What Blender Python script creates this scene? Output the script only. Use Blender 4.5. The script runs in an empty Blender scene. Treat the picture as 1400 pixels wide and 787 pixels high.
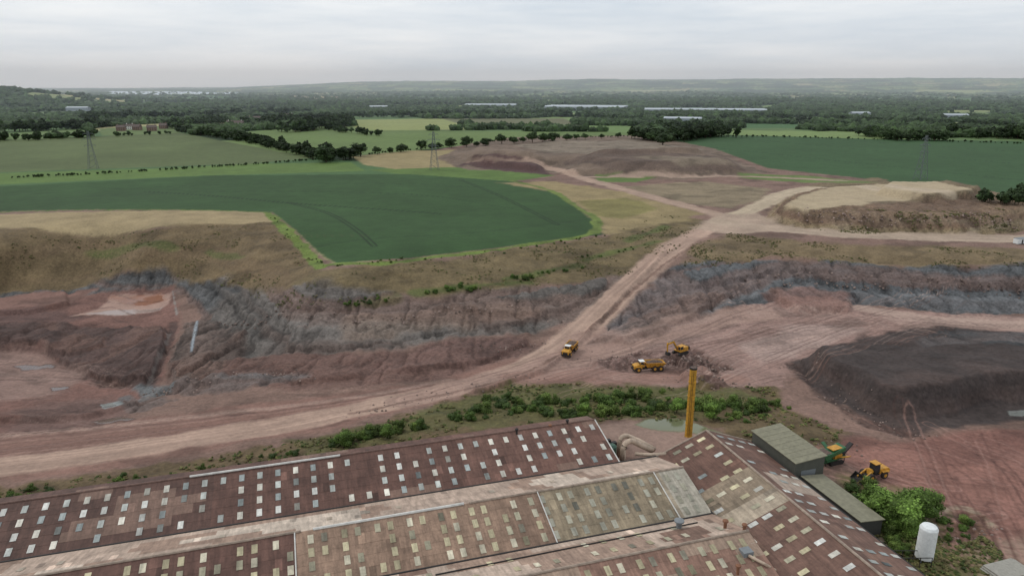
import bpy, bmesh, math, numpy as np, random, time
from mathutils import Vector, Matrix
T0=time.time()
rnd=random.Random(11)
scene=bpy.context.scene
# ------------------------------------------------------------------ survey model
CAMH=80.0; TH=math.radians(16.0); FP=970.0
cT,sT=math.cos(TH),math.sin(TH)
def raydir(u,v):
    a=(u-700)/FP; b=(393.5-v)/FP
    return a, cT+b*sT, -sT+b*cT
def atz(u,v,z):
    a,y,d=raydir(u,v); t=(z-CAMH)/d
    return (a*t,y*t)
# ------------------------------------------------------------------ noise
def hsh(ix,iy,seed):
    n=(ix*374761393+iy*668265263+seed*144269504)&0x7fffffff
    n=((n^(n>>13))*1274126177)&0x7fffffff
    return ((n^(n>>16))&0xffff)/65535.0
def vnoise(x,y,seed=0):
    fx=np.floor(x); fy=np.floor(y)
    ix=fx.astype(np.int64); iy=fy.astype(np.int64)
    tx=x-fx; ty=y-fy
    tx=tx*tx*(3-2*tx); ty=ty*ty*(3-2*ty)
    a=hsh(ix,iy,seed); b=hsh(ix+1,iy,seed); c=hsh(ix,iy+1,seed); d=hsh(ix+1,iy+1,seed)
    return (a*(1-tx)+b*tx)*(1-ty)+(c*(1-tx)+d*tx)*ty
def fbm(x,y,o=4,seed=0):
    s=0;amp=.5;tot=0
    for i in range(o):
        s=s+amp*vnoise(x*2**i+i*17.3,y*2**i-i*9.1,seed+i*7); tot+=amp; amp*=.5
    return s/tot
def sstep(a,b,x):
    t=np.clip((x-a)/(b-a),0,1); return t*t*(3-2*t)
def voro(x,y,cell,seed):
    gx=np.floor(x/cell).astype(np.int64); gy=np.floor(y/cell).astype(np.int64)
    f1=np.full(x.shape,1e9); f2=np.full(x.shape,1e9); idv=np.zeros(x.shape)
    for i in(-1,0,1):
        for j in(-1,0,1):
            cx=gx+i; cy=gy+j
            px=(cx+.15+.7*hsh(cx,cy,seed))*cell; py=(cy+.15+.7*hsh(cx,cy,seed+5))*cell
            d=np.maximum(abs((x-px)*.9+(y-py)*.25),abs((y-py)*.95-(x-px)*.3))
            h=hsh(cx,cy,seed+9)
            n=d<f1
            f2=np.where(n,f1,np.minimum(f2,d)); idv=np.where(n,h,idv); f1=np.where(n,d,f1)
    return f1,f2-f1,idv
# ------------------------------------------------------------------ terrain heights
CP=[(0,787,0),(400,700,0),(700,700,0),(1000,700,0),(1300,780,0),(1400,787,0),(-100,705,0),(400,622,0),(640,588,0),(870,580,0),(1050,580,0),
(1170,605,-1),(1300,660,-1),(1400,620,-1),(0,660,-2),(200,625,-3),(400,590,-4),(600,552,-4),(700,528,-5),(900,520,-6),(1050,515,-6),
(0,450,-16),(0,560,-12),(120,500,-18),(100,420,-18),(220,420,-18),(210,398,-17),(150,550,-14),(200,540,-13),(300,520,-9),(300,560,-6),(100,600,-6),(-150,600,-7),(-150,480,-15),
(500,560,-5),(650,520,-6),(750,490,-6),(800,450,-5),(850,400,-2),(900,350,1),(960,310,3),(1010,300,4),
(260,470,-13),(350,480,-11),(450,482,-10),(550,492,-8.5),(680,480,-7.5),(740,450,-6.5),(400,425,-4),(550,420,-4),(700,410,-3),(800,385,-2),
(440,378,4),(600,360,4),(750,335,4),(830,320,4),(900,300,4),(0,320,5),(200,313,5),(350,305,5),(385,325,4),(0,348,-2),(200,345,-2),(330,360,-3),(385,385,-2),
(0,388,-15),(120,378,-14.5),(230,388,-14.5),(300,425,-13.5),(345,440,-11),(0,290,5),(200,260,5),(370,285,5),(600,300,4.5),(800,300,4.5),(462,357,4.2),
(0,245,6),(300,235,6),(600,235,6),(700,245,6),(0,200,8),(300,190,9),(600,190,8),(900,190,8),(1200,190,7),(1400,200,7),(1400,250,4),(1100,230,5),
(1100,320,4),(1250,325,4),(1400,330,3),(1400,300,4),(1050,265,5),(1000,270,5),(960,345,1),(1100,342,2),(1250,350,2),(1400,360,2),(1550,350,3),
(930,410,-3.5),(1000,400,-5),(1100,390,-7),(1250,400,-8),(1400,410,-8),(1550,420,-8),(850,470,-7),(950,450,-8),(1050,430,-9),(1200,430,-9),(1400,435,-9),
(1000,480,-8),(1100,470,-9),(1100,500,-7),(900,500,-6),(1300,480,-7),(1550,520,-4)]
cp=[]
for u,v,z in CP:
    x,y=atz(u,v,z); cp.append((x,y,z))
for x,y,z in [(60,-60,0),(-60,-60,0),(-300,0,0),(300,0,0),(-700,200,2),(700,200,2),(0,40,0),(0,-400,0),(0,-2000,4),
    (0,1800,8),(900,1600,8),(-900,1600,8),(0,4000,8),(2500,3000,8),(-2500,3000,8),(-3000,300,8),(3000,300,8)]: cp.append((x,y,z))
cp=np.array(cp)
def qc(x,y):
    r=np.sqrt(x*x+y*y)+1e-3
    return np.arctan2(x,y),np.log(r)
qa,ql=qc(cp[:,0],cp[:,1]); EPS=.012
def ker(d2): return np.sqrt(d2+EPS*EPS)
n=len(cp)
A=np.zeros((n+1,n+1)); A[:n,:n]=ker((qa[:,None]-qa)**2+(ql[:,None]-ql)**2)+np.eye(n)*1e-6
A[:n,n]=1;A[n,:n]=1
W=np.linalg.solve(A,np.append(cp[:,2],0))
def hbase(x,y):
    a,l=qc(x,y); out=np.full(x.shape,W[n])
    for i in range(n): out+=W[i]*ker((a-qa[i])**2+(l-ql[i])**2)
    r=np.sqrt(x*x+y*y)
    return out*(1-sstep(3000,5000,r))+8*sstep(3000,5000,r)
def poly_sd(x,y,P):
    d2=np.full(x.shape,1e18); ins=np.zeros(x.shape,bool); m=len(P)
    for i in range(m):
        x0,y0=P[i]; x1,y1=P[(i+1)%m]; ex,ey=x1-x0,y1-y0
        t=np.clip(((x-x0)*ex+(y-y0)*ey)/(ex*ex+ey*ey+1e-9),0,1)
        d2=np.minimum(d2,(x-x0-t*ex)**2+(y-y0-t*ey)**2)
        if ey!=0:
            c=((y0>y)!=(y1>y))&(x<ex*(y-y0)/ey+x0); ins^=c
    return np.where(ins,1,-1)*np.sqrt(d2)
HPU=[-400,-100,0,130,170,330,400,480,560,720,800,1000,1400,1900]
HPZ=[10,8,5,4,2,12,48,84,104,110,126,120,128,116]
hpa=[math.atan((u-700)/FP) for u in HPU]
MOUNDS=[]
def mound(pts,z,h,w,nz=0):
    P=[atz(u,v,z) for u,v in pts]; MOUNDS.append((np.array(P),h,w,nz))
def hfun(x,y):
    z=hbase(x,y)
    for P,h,w,nz in MOUNDS:
        x0,y0=P.min(0)-1; x1,y1=P.max(0)+1
        k=(x>x0)&(x<x1)&(y>y0)&(y<y1)
        if k.any():
            sd=poly_sd(x[k],y[k],P)
            if nz: sd=sd+(fbm(x[k]/nz,y[k]/nz,3,5)-.5)*w*1.2
            z[k]+=h*sstep(0,w,sd)*(1 if not nz else (.8+.4*fbm(x[k]/nz/1.5,y[k]/nz/1.5,3,8)))
    a=np.arctan2(x,y); r=np.sqrt(x*x+y*y)
    prof=np.interp(a,hpa,HPZ)
    hill=prof*sstep(5600,10800,r)*(.9+.2*fbm(x/2600,y/2600,2,3))
    hill+= (fbm(x/1100,y/1100,3,31)-.45)*34*sstep(4500,6500,r)*(.25+.75*sstep(-.35,-.1,a))
    hill+=58*np.exp(-((a+.62)/.10)**2)*np.exp(-((r-3300)/600.)**2)
    hill+=(fbm(x/500,y/500,3,77)-.5)*10*sstep(1200,2500,r)
    return z+hill
mound([(1085,496),(1110,524),(1150,554),(1185,580),(1240,592),(1330,576),(1420,568),(1520,564),(1600,490),(1400,492),(1290,490),(1210,492),(1130,488)],-6.5,7.5,7,14)
mound([(1042,298),(1080,311),(1180,318),(1330,322),(1400,314),(1440,300),(1420,286),(1330,268),(1200,264),(1100,270),(1060,282)],4,8,14)
mound([(1190,283),(1260,292),(1330,288),(1345,276),(1290,268),(1210,270)],5,4,5,18)
mound([(600,216),(640,228),(750,233),(800,239),(900,244),(1045,236),(990,216),(880,200),(700,200),(630,208)],6,8,42,60)
mound([(632,224),(690,231),(742,236),(752,228),(700,216),(650,216)],6,4.5,12,20)
mound([(760,238),(800,224),(960,222),(1030,236),(930,243),(850,242)],6,4,14,25)
mound([(780,224),(860,214),(950,216),(960,222),(860,226)],8,3,10,25)
mound([(905,500),(912,484),(940,480),(962,486),(975,498),(960,506),(935,508)],-6,3.2,5,4)
mound([(800,500),(820,490),(870,484),(880,490),(850,500),(815,506)],-6,1.4,2.5,4)
mound([(925,512),(950,500),(985,508),(992,530),(960,536),(938,526)],-5,3.0,4,4)
# benches and cut ledges
mound([(-300,448),(60,442),(232,448),(226,500),(205,538),(120,522),(60,480),(-300,487)],-17,2.4,2.5,8)
mound([(-300,402),(90,398),(100,416),(40,428),(-300,432)],-18,1.8,2.0,6)
mound([(-300,458),(40,455),(150,462),(150,478),(90,486),(40,474),(-300,474)],-16,1.8,2.0,6)
mound([(-300,540),(60,536),(160,548),(200,562),(120,590),(-300,598)],-13,1.6,2.5,7)
mound([(255,438),(300,440),(350,470),(300,500),(236,532),(226,500)],-14,2.4,3,6)
mound([(225,524),(280,484),(420,480),(500,478),(700,456),(742,468),(640,510),(400,528)],-9,1.6,3,8)
mound([(400,440),(560,426),(700,414),(830,392),(835,402),(765,432),(700,445),(500,464),(380,466)],-5,1.8,2.5,7)
mound([(800,468),(860,440),(920,415),(1000,404),(955,436),(860,468)],-6,2.2,3,6)
mound([(1040,402),(1100,392),(1175,404),(1165,424),(1090,426)],-8,2.2,3,6)
mound([(640,536),(738,503),(800,452),(850,408),(905,358),(913,362),(857,412),(807,458),(745,509),(646,542)],-5,1.3,1.6,3)
mound([(930,372),(1050,352),(1250,364),(1600,372),(1600,388),(1250,380),(1060,366),(950,388)],-1,2.0,3,8)
# ------------------------------------------------------------------ terrain grid + height lookup
az=np.concatenate([np.arange(-180,-60,6),np.arange(-60,-40,1.0),np.arange(-40,40,.08),np.arange(40,60,1.0),np.arange(60,180.1,6)])
az=np.radians(az)
dep=np.concatenate([np.array([89.5,80,70,60,50,45]),np.arange(41,3.1,-.045)])
rr=np.concatenate([CAMH/np.tan(np.radians(dep)),np.geomspace(1480,14500,210)])
NR,NC=len(rr),len(az)
R_,A_=np.meshgrid(rr,az,indexing='ij')
X=(R_*np.sin(A_)).ravel(); Y=(R_*np.cos(A_)).ravel()
Z=np.empty_like(X)
for i in range(0,len(X),100000): Z[i:i+100000]=hfun(X[i:i+100000],Y[i:i+100000])
ZL=Z.copy().reshape(NR,NC); ari=np.arange(NR); arj=np.arange(NC)
def hlut(x,y):
    r=np.sqrt(x*x+y*y); a=np.arctan2(x,y)
    fi=np.clip(np.interp(r,rr,ari),0,NR-1.001); fj=np.clip(np.interp(a,az,arj),0,NC-1.001)
    i=fi.astype(int); j=fj.astype(int); ti=fi-i; tj=fj-j
    return (ZL[i,j]*(1-ti)+ZL[i+1,j]*ti)*(1-tj)+(ZL[i,j+1]*(1-ti)+ZL[i+1,j+1]*ti)*tj
TS=np.concatenate([np.geomspace(60,1500,1400),np.geomspace(1502,14400,600)])
def project(u,v):
    a,yy,d=raydir(u,v)
    h=hlut(a*TS,yy*TS); g=CAMH+d*TS-h
    k=np.where(g<0)[0]
    if len(k)==0: return None
    k=max(k[0],1)
    g0,g1=g[k-1],g[k]; f=g0/(g0-g1); t=TS[k-1]+(TS[k]-TS[k-1])*f
    return (a*t,yy*t,CAMH+d*t)
def PP(pts):
    o=[]
    for u,v in pts:
        p=project(u,v)
        if p is not None: o.append((p[0],p[1]))
    return np.array(o)
def hz(x,y): return float(hlut(np.array([float(x)]),np.array([float(y)]))[0])
print('grid',NR,NC,time.time()-T0)
def lin(c):
    c=np.array(c,float)/255.; return np.where(c<.04045,c/12.92,((c+.055)/1.055)**2.4)
COL=np.zeros((len(X),3)); ROCK=np.full(len(X),.15)
RAD=np.sqrt(X*X+Y*Y)
CELL=240
def country(x,y):
    wx=x+40*(fbm(x/200,y/200,2,3)-.5); wy=y+40*(fbm(x/200,y/200,2,4)-.5)
    f1,e,idv=voro(wx,wy,CELL,3)
    r=np.sqrt(x*x+y*y)
    big=fbm(x/900,y/900,2,41)
    wood=(idv<(.38+.7*(big-.4)+.06*sstep(1300,3000,r)-.2*sstep(5500,8000,r)))
    return e,idv,wood
e,idv,wood=country(X,Y)
pal=np.array([lin(c) for c in [(96,114,70),(80,104,62),(124,132,84),(70,96,58),(146,140,100),(106,124,74),(88,108,66)]])
pi=((idv*977)%7).astype(int)
COL[:]=pal[pi]
wc=lin((46,62,40)); COL[wood]=wc
hed=(e<7)&(RAD>1100); COL[hed]=wc
COL*= (.8+.4*fbm(X/60,Y/60,3,9))[:,None]
wd=(wood|(e<16))&(RAD>3500)
Z+=np.where(wd,1,0)*(4+9*vnoise(X/30,Y/30,5))*sstep(3500,4200,RAD)
def setc(idx,m,c,var,vs,seed=2):
    c=lin(c)
    vv=1+var*2*(fbm(X[idx]/vs,Y[idx]/vs,5,seed)-.5) if var else 1
    cc=c[None,:]*(vv[:,None] if var else 1)
    COL[idx]=COL[idx]*(1-m[:,None])+cc*m[:,None]
def pp(pts,c,soft=2,warp=2,ws=None,alpha=1,var=.25,vs=12,rock=None,seed=2):
    P=PP(pts)
    g=soft+warp+2
    idx=np.where((X>P[:,0].min()-g)&(X<P[:,0].max()+g)&(Y>P[:,1].min()-g)&(Y<P[:,1].max()+g))[0]
    if len(idx)==0: return P
    sd=poly_sd(X[idx],Y[idx],P)
    if warp: 
        w=ws or warp*3
        sd=sd+(fbm(X[idx]/w,Y[idx]/w,4,seed+60)-.5)*2.6*warp
    m=sstep(-soft,soft,sd)*alpha
    setc(idx,m,c,var,vs,seed)
    if rock is not None: ROCK[idx]=ROCK[idx]*(1-m)+rock*m
    return P
def seg_d(x,y,P):
    best=np.full(x.shape,1e18); bl=np.zeros(x.shape); bs=np.zeros(x.shape); L=0
    for i in range(len(P)-1):
        x0,y0=P[i];x1,y1=P[i+1];ex,ey=x1-x0,y1-y0; q=math.hypot(ex,ey)+1e-9
        t=np.clip(((x-x0)*ex+(y-y0)*ey)/(q*q),0,1)
        dx=x-x0-t*ex;dy=y-y0-t*ey; d=dx*dx+dy*dy; k=d<best
        best=np.where(k,d,best); bl=np.where(k,L+t*q,bl); bs=np.where(k,np.sign(ex*(y-y0)-ey*(x-x0)),bs); L+=q
    return np.sqrt(best)*bs,bl
def smooth(P,k=2):
    P=[tuple(p) for p in P]
    for _ in range(k):
        Q=[P[0]]
        for a,b in zip(P[:-1],P[1:]):
            Q+= [(a[0]*.75+b[0]*.25,a[1]*.75+b[1]*.25),(a[0]*.25+b[0]*.75,a[1]*.25+b[1]*.75)]
        Q.append(P[-1]); P=Q
    return np.array(P)
def pl(pts,w,c,soft=1.5,warp=1,alpha=1,var=.15,stripes=0,rock=None,seed=4,twin=0,world=False,dep=0):
    P=np.array(pts) if world else PP(pts)
    P=smooth(P,2) if len(P)>2 else P
    g=w+soft+warp+twin+2
    idx=np.where((X>P[:,0].min()-g)&(X<P[:,0].max()+g)&(Y>P[:,1].min()-g)&(Y<P[:,1].max()+g))[0]
    if len(idx)==0: return
    d,l=seg_d(X[idx],Y[idx],P)
    dd=np.abs(d)
    if twin: dd=np.abs(dd-twin)
    if warp: dd=dd+(fbm(X[idx]/(warp*4),Y[idx]/(warp*4),3,seed+30)-.5)*2*warp
    m=sstep(w/2+soft/2,w/2-soft/2,dd)*alpha
    k=m>0; idx=idx[k]; m=m[k]; d=d[k]; l=l[k]
    if len(idx)==0: return
    cc=lin(c)[None,:]*(1+var*2*(fbm(X[idx]/9,Y[idx]/9,4,seed)-.5))[:,None]
    if stripes:
        st=(fbm(d/1.1,l/45,3,seed+3)-.5)*2*stripes
        cc=cc*(1+st)[:,None]
    COL[idx]=COL[idx]*(1-m[:,None])+cc*m[:,None]
    if rock is not None: ROCK[idx]=ROCK[idx]*(1-m)+rock*m
    if dep: Z[idx]-=dep*m
# distant features
pp([(400,133.5),(550,135),(548,139.5),(405,139)],(168,148,118),10,0,var=.05)
pp([(430,128),(520,128.5),(520,130.5),(430,130)],(150,146,112),10,0,var=.05)
pp([(590,124),(680,124),(680,126),(590,126)],(140,150,100),10,0,var=.05)
pp([(1050,128),(1180,129),(1180,132),(1050,131)],(132,142,96),10,0,var=.05)
pp([(860,124),(960,125),(960,127),(860,127)],(150,150,110),10,0,var=.05)
pp([(1250,124),(1380,125),(1380,128),(1250,127)],(140,146,100),10,0,var=.05)
pp([(150,126.5),(330,127.5),(330,131),(150,130.5)],(195,205,212),10,0,var=.02)
CLEAR=[]
def field(pts,c,**k):
    P=pp(pts,c,**k); CLEAR.append(P); return P
field([(-200,197),(130,187),(240,180),(300,192),(430,216),(340,224),(-200,243)],(86,97,60),soft=2,warp=2,var=.28,vs=60)
field([(-200,243),(200,231),(340,224),(480,222),(500,234),(280,240),(-200,262)],(88,110,55),soft=2,warp=1,var=.2,vs=30)
field([(300,184),(400,174),(480,172),(620,180),(880,180),(870,191),(700,191),(590,204),(480,213),(430,207)],(96,114,65),soft=2,warp=1,var=.15,vs=60)
field([(470,164),(620,162),(645,178),(490,178)],(132,138,86),soft=3,warp=1,var=.1,vs=50)
field([(605,162.5),(770,162),(805,176),(650,176)],(98,98,70),soft=3,warp=1,var=.1,vs=50)
field([(720,170),(900,173),(870,181),(770,179)],(100,122,70),soft=3,warp=1,var=.1,vs=50)
field([(330,160),(400,158),(440,166),(360,172)],(102,120,76),soft=3,warp=1,var=.1,vs=50)
field([(990,178),(1190,180),(1250,191),(1000,185)],(112,130,78),soft=2,warp=1,var=.1,vs=50)
field([(1000,168),(1185,172),(1190,176),(1000,175)],(68,98,58),soft=2,warp=1,var=.1,vs=50)
field([(0,183),(120,176),(130,186),(0,192)],(96,114,68),soft=2,warp=1,var=.1,vs=50)
field([(135,176),(245,171),(245,182),(140,186)],(92,108,64),soft=2,warp=1,var=.1,vs=50)
RF=field([(915,190),(1000,184.5),(1200,190),(1550,196),(1550,275),(1340,264),(1150,244),(1040,230),(960,207)],(53,79,46),soft=2,warp=1,var=.2,vs=70)
for a,b in [((1000,188),(1400,225)),((960,200),(1400,247)),((1100,188),(1400,208))]:
    pl([a,b],1.2,(38,58,36),.5,.1,twin=1.0,alpha=.7)
# ---------- quarry ground
Q=field([(-260,287),(0,287),(370,287),(462,364),(830,320),(810,296),(700,256),(640,232),(560,215),(600,204),(700,188),(880,185),(975,203),(1050,230),(1200,246),(1340,264),(1500,280),(1700,420),(1700,787),(1400,900),(0,900),(-400,787),(-400,500)],(122,98,87),soft=2,warp=1,var=.22,vs=18,rock=.6)
pp([(500,232),(640,222),(700,226),(760,240),(700,248),(560,240)],(84,106,52),2,1,var=.25,vs=20,rock=.1)
pp([(480,214),(560,206),(622,205),(642,226),(540,231),(500,226)],(140,126,90),2,2,var=.15,rock=.1)
field([(-200,262),(0,255),(280,240),(560,238),(700,248),(765,264),(808,294),(818,319),(700,336),(560,353),(462,361),(436,345),(372,290),(0,289),(-200,293)],(50,75,40),soft=1,warp=.5,var=.26,vs=40,rock=.08)
for a in [[(395,277),(450,290),(490,315),(512,336)],[(630,246),(690,270),(762,307)],[(200,262),(420,280),(600,292)]]:
    pl(a,1.1,(30,46,26),.5,.1,twin=1.2,alpha=.9)
for a in [[(0,276),(240,262),(560,262),(700,285)],[(0,268),(240,253),(560,250),(660,256)],[(400,345),(470,330),(640,320),(800,300)]]:
    pl(a,.9,(34,52,30),.5,.1,twin=1.0,alpha=.55)
# tan slopes
pp([(-300,300),(0,293),(200,288),(366,290),(388,304),(200,313),(-300,324)],(148,131,99),2,2,var=.25,vs=12,rock=.25)
pp([(-300,324),(200,313),(385,302),(432,362),(442,385),(380,420),(330,398),(230,368),(-300,378)],(106,90,66),3,5,var=.4,vs=7,rock=.7)
pp([(428,374),(460,366),(600,353),(830,322),(900,292),(962,300),(930,338),(850,380),(700,394),(560,410),(400,426),(370,415)],(106,92,66),3,5,var=.4,vs=6,rock=.65)
pp([(680,250),(760,248),(850,262),(960,292),(940,300),(830,320),(805,292),(760,262)],(138,122,88),3,4,var=.25,vs=12,rock=.3)
pp([(790,275),(860,270),(900,285),(850,300),(812,295)],(120,112,70),3,4,var=.3,rock=.3)
# grey strata
pp([(-300,370),(230,364),(330,394),(372,425),(360,446),(300,442),(240,389),(-300,394)],(86,85,84),2,3,var=.4,vs=4,rock=1)
pp([(300,385),(385,400),(560,412),(700,396),(850,380),(835,410),(765,440),(700,455),(500,480),(290,484),(270,455)],(97,91,86),3,6,var=.4,vs=5,rock=.95)
pp([(470,432),(600,420),(700,415),(740,425),(600,455),(480,462)],(112,96,84),3,5,var=.4,vs=4,rock=.9,alpha=.6)
pp([(250,485),(500,480),(700,456),(745,470),(640,512),(400,532),(225,525),(240,480)],(102,79,72),3,4,var=.3,vs=6,rock=.85)
pp([(255,440),(300,442),(345,470),(300,500),(240,530),(230,500)],(98,84,77),2,3,var=.35,vs=4,rock=1)
# left pit floor
pp([(-300,390),(238,388),(245,440),(222,520),(150,575),(60,600),(-300,605)],(116,86,77),2,2,var=.3,vs=14,rock=.68)
pp([(-300,448),(60,440),(232,446),(226,500),(205,535),(120,520),(60,470),(-300,478)],(80,63,58),2,3,var=.3,vs=8,rock=.85)
pp([(-300,400),(60,398),(130,395),(90,412),(-300,418)],(128,98,88),2,3,var=.2,vs=8,rock=.4)
pp([(-300,485),(60,480),(120,505),(60,545),(-300,552)],(136,112,102),3,4,var=.25,vs=9,rock=.4,alpha=.8)
pp([(20,560),(150,540),(190,555),(120,590),(0,600)],(104,82,75),3,3,alpha=.8,rock=.6)
pp([(-300,418),(60,418),(120,434),(60,440),(-300,446)],(92,71,66),2,2,alpha=.8,rock=.7)
pp([(104,430),(130,420),(150,404),(226,399),(232,412),(222,423),(160,431)],(158,130,117),1,3,var=.14,vs=8,rock=.12)
pp([(110,429),(160,423),(222,420),(220,424),(160,431)],(150,130,121),.8,1.2,var=.05,rock=0)
pp([(150,407),(220,401),(227,410),(200,418),(167,415)],(142,100,80),1,2,var=.08,rock=0)
for q in [[(20,500),(70,497),(80,503),(30,507)],[(130,575),(170,568),(178,573),(140,580)],[(70,530),(100,527),(104,531),(74,534)],[(250,590),(330,582),(332,585),(255,594)]]:
    pp(q,(84,66,60),.5,1.8,ws=4,var=.05,rock=0)
pl([(262,479),(265,460),(269,438)],1.2,(120,126,130),.4,.3,var=.03,rock=0)
pl([(236,398),(242,430)],.8,(134,128,122),.6,.6,rock=0,alpha=.8)
pl([(232,455),(222,480),(212,500),(202,528)],.6,(150,141,134),.6,.8,alpha=.7,rock=0)
pl([(238,440),(226,480),(208,520),(196,538)],3,(64,53,50),1.5,1,alpha=.7,dep=.6)
for k in range(16):
    u=rnd.uniform(-20,180); v=rnd.uniform(400,590)
    pl([(u,v),(u+rnd.uniform(20,40),v+rnd.uniform(-6,8)),(u+rnd.uniform(50,90),v+rnd.uniform(-8,12))],rnd.uniform(.6,1.4),(74,57,53),.8,.8,alpha=.5,dep=.3)
pp([(136,553),(166,548),(170,553),(142,558)],(128,132,130),.4,.8,var=.03,rock=0)
pp([(190,530),(420,508),(430,518),(300,535),(190,545)],(94,97,97),1.5,2.5,var=.35,vs=4,rock=1,alpha=.85)
pp([(160,540),(240,545),(200,562),(160,556)],(92,97,97),1.5,2,var=.35,vs=4,rock=1,alpha=.7)
# haul road apron
pp([(-300,650),(0,600),(200,572),(400,546),(600,520),(700,488),(780,500),(900,512),(1050,512),(1060,526),(900,524),(700,528),(600,552),(450,585),(200,632),(-300,700)],(128,98,87),2,3,var=.22,vs=14,rock=.4)
for k in range(34):
    o=rnd.uniform(-1,1); 
    pl([(-150,632+26*o),(100,605+22*o),(300,582+18*o),(480,556+14*o),(620,528+11*o)],rnd.uniform(.4,1.6),rnd.choice([(160,134,121),(94,71,65),(146,117,104),(106,80,72)]),.5,.5,alpha=rnd.uniform(.3,.6),dep=rnd.uniform(-.1,.15))
pl([(150,608),(300,600),(420,580),(560,552)],3,(74,58,53),2,2,alpha=.6,rock=.8)
# right slopes / floor
pp([(945,335),(1000,318),(1100,330),(1600,350),(1600,372),(1250,366),(1050,352),(930,372)],(114,98,74),3,5,var=.35,vs=7,rock=.65)
pp([(905,372),(960,350),(1050,352),(1250,366),(1600,374),(1600,432),(1300,428),(1200,420),(1060,408),(950,438),(860,468),(802,468),(852,420)],(91,92,93),2,5,var=.45,vs=5,rock=1)
pp([(800,468),(860,440),(920,415),(980,395),(1000,410),(940,440),(860,470)],(94,83,77),2,3,var=.35,vs=4,rock=1,alpha=.7)
pp([(790,480),(860,470),(950,438),(1062,406),(1180,418),(1300,428),(1600,434),(1600,480),(1200,476),(1090,495),(1072,530),(900,524),(780,510)],(143,116,106),2,4,var=.27,vs=10,rock=.5)
pp([(850,470),(960,440),(1010,442),(960,462),(880,478)],(110,91,83),2,3,alpha=.8,rock=.7)
pp([(1010,470),(1080,440),(1180,448),(1100,480),(1040,500)],(166,145,135),3,4,alpha=.6,var=.18)
pp([(1040,402),(1100,392),(1170,405),(1160,425),(1090,425)],(130,98,88),2,3,alpha=.7,rock=.8)
pp([(1180,425),(1300,430),(1600,440),(1600,455),(1250,450)],(158,133,121),2,3,alpha=.7)
pp([(1180,462),(1240,455),(1250,460),(1190,468)],(140,128,121),.8,1.5,var=.05,rock=0)
pp([(790,492),(820,486),(870,478),(905,480),(900,500),(840,508)],(104,82,76),2,4,ws=6,rock=1,alpha=.75,vs=3,var=.45)
pp([(898,500),(906,484),(940,476),(966,484),(990,500),(998,530),(950,538),(930,512)],(92,73,67),1.5,4,ws=6,rock=1,vs=2,var=.5)
# dark mound
pp([(1078,496),(1105,524),(1150,557),(1185,584),(1240,596),(1330,580),(1420,572),(1620,568),(1700,462),(1400,455),(1290,446),(1200,456),(1130,472)],(68,59,56),1.5,2.5,var=.3,vs=4,rock=.7)
pp([(1250,464),(1290,450),(1500,458),(1550,470),(1350,472)],(80,84,86),2,3,rock=1,alpha=.6)
pl([(1085,498),(1112,528),(1180,579),(1240,592)],4,(60,49,46),2,2,alpha=.6,rock=.9)
# red mud lower right
pp([(1100,600),(1190,600),(1245,604),(1330,590),(1600,580),(1700,787),(1330,800),(1280,700),(1200,655),(1140,625)],(134,97,86),2,3,var=.3,vs=9,rock=.5)
pp([(1240,610),(1330,596),(1400,592),(1400,620),(1300,640)],(116,82,73),2,3,alpha=.7,rock=.6)
pp([(1375,562),(1450,557),(1450,567),(1380,568)],(120,122,117),.5,.8,var=.03,rock=0)
pp([(1165,655),(1240,672),(1300,700),(1345,730),(1400,787),(1300,830),(1200,787),(1160,720)],(106,98,66),2,4,var=.35,vs=5,rock=.5)
pl([(1190,770),(1225,728),(1280,700),(1318,690),(1350,716)],2.4,(150,134,114),1,1,var=.2,rock=.15)
pp([(1300,700),(1345,706),(1352,745),(1300,752),(1288,730)],(110,84,68),1,2,var=.3,vs=4,rock=.9)
pp([(1340,740),(1500,730),(1500,830),(1330,810)],(146,124,108),2,3,var=.25,rock=.2,alpha=.8)
# bank with grass
BANK=[(-300,712),(0,668),(200,640),(400,604),(500,584),(640,540),(700,526),(800,524),(900,530),(1060,528),(1075,560),(1160,590),(1130,612),(1060,600),(1000,606),(985,586),(870,572),(800,580),(640,594),(400,628),(200,660),(0,694),(-300,740)]
BP=pp(BANK,(98,84,60),1.5,3,ws=5,var=.38,vs=5,rock=.7)
pp([(400,604),(500,584),(640,542),(700,527),(1000,530),(1060,548),(980,570),(880,566),(640,585),(420,618)],(84,88,48),2,5,ws=7,var=.4,vs=4,alpha=.65,rock=.7)
pp([(-300,735),(0,694),(200,660),(400,628),(640,594),(800,580),(850,590),(600,660),(0,770)],(98,88,66),1,2,var=.3,alpha=.7)
POND=[(866,580),(890,572),(925,572),(955,578),(985,592),(975,598),(940,590),(890,588)]
pp([(800,582),(870,576),(960,590),(1010,606),(1040,640),(900,640),(830,600)],(138,115,103),2,2,var=.28,rock=.3)
pp(POND,(106,108,80),.5,.8,var=.03,rock=0)
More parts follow.
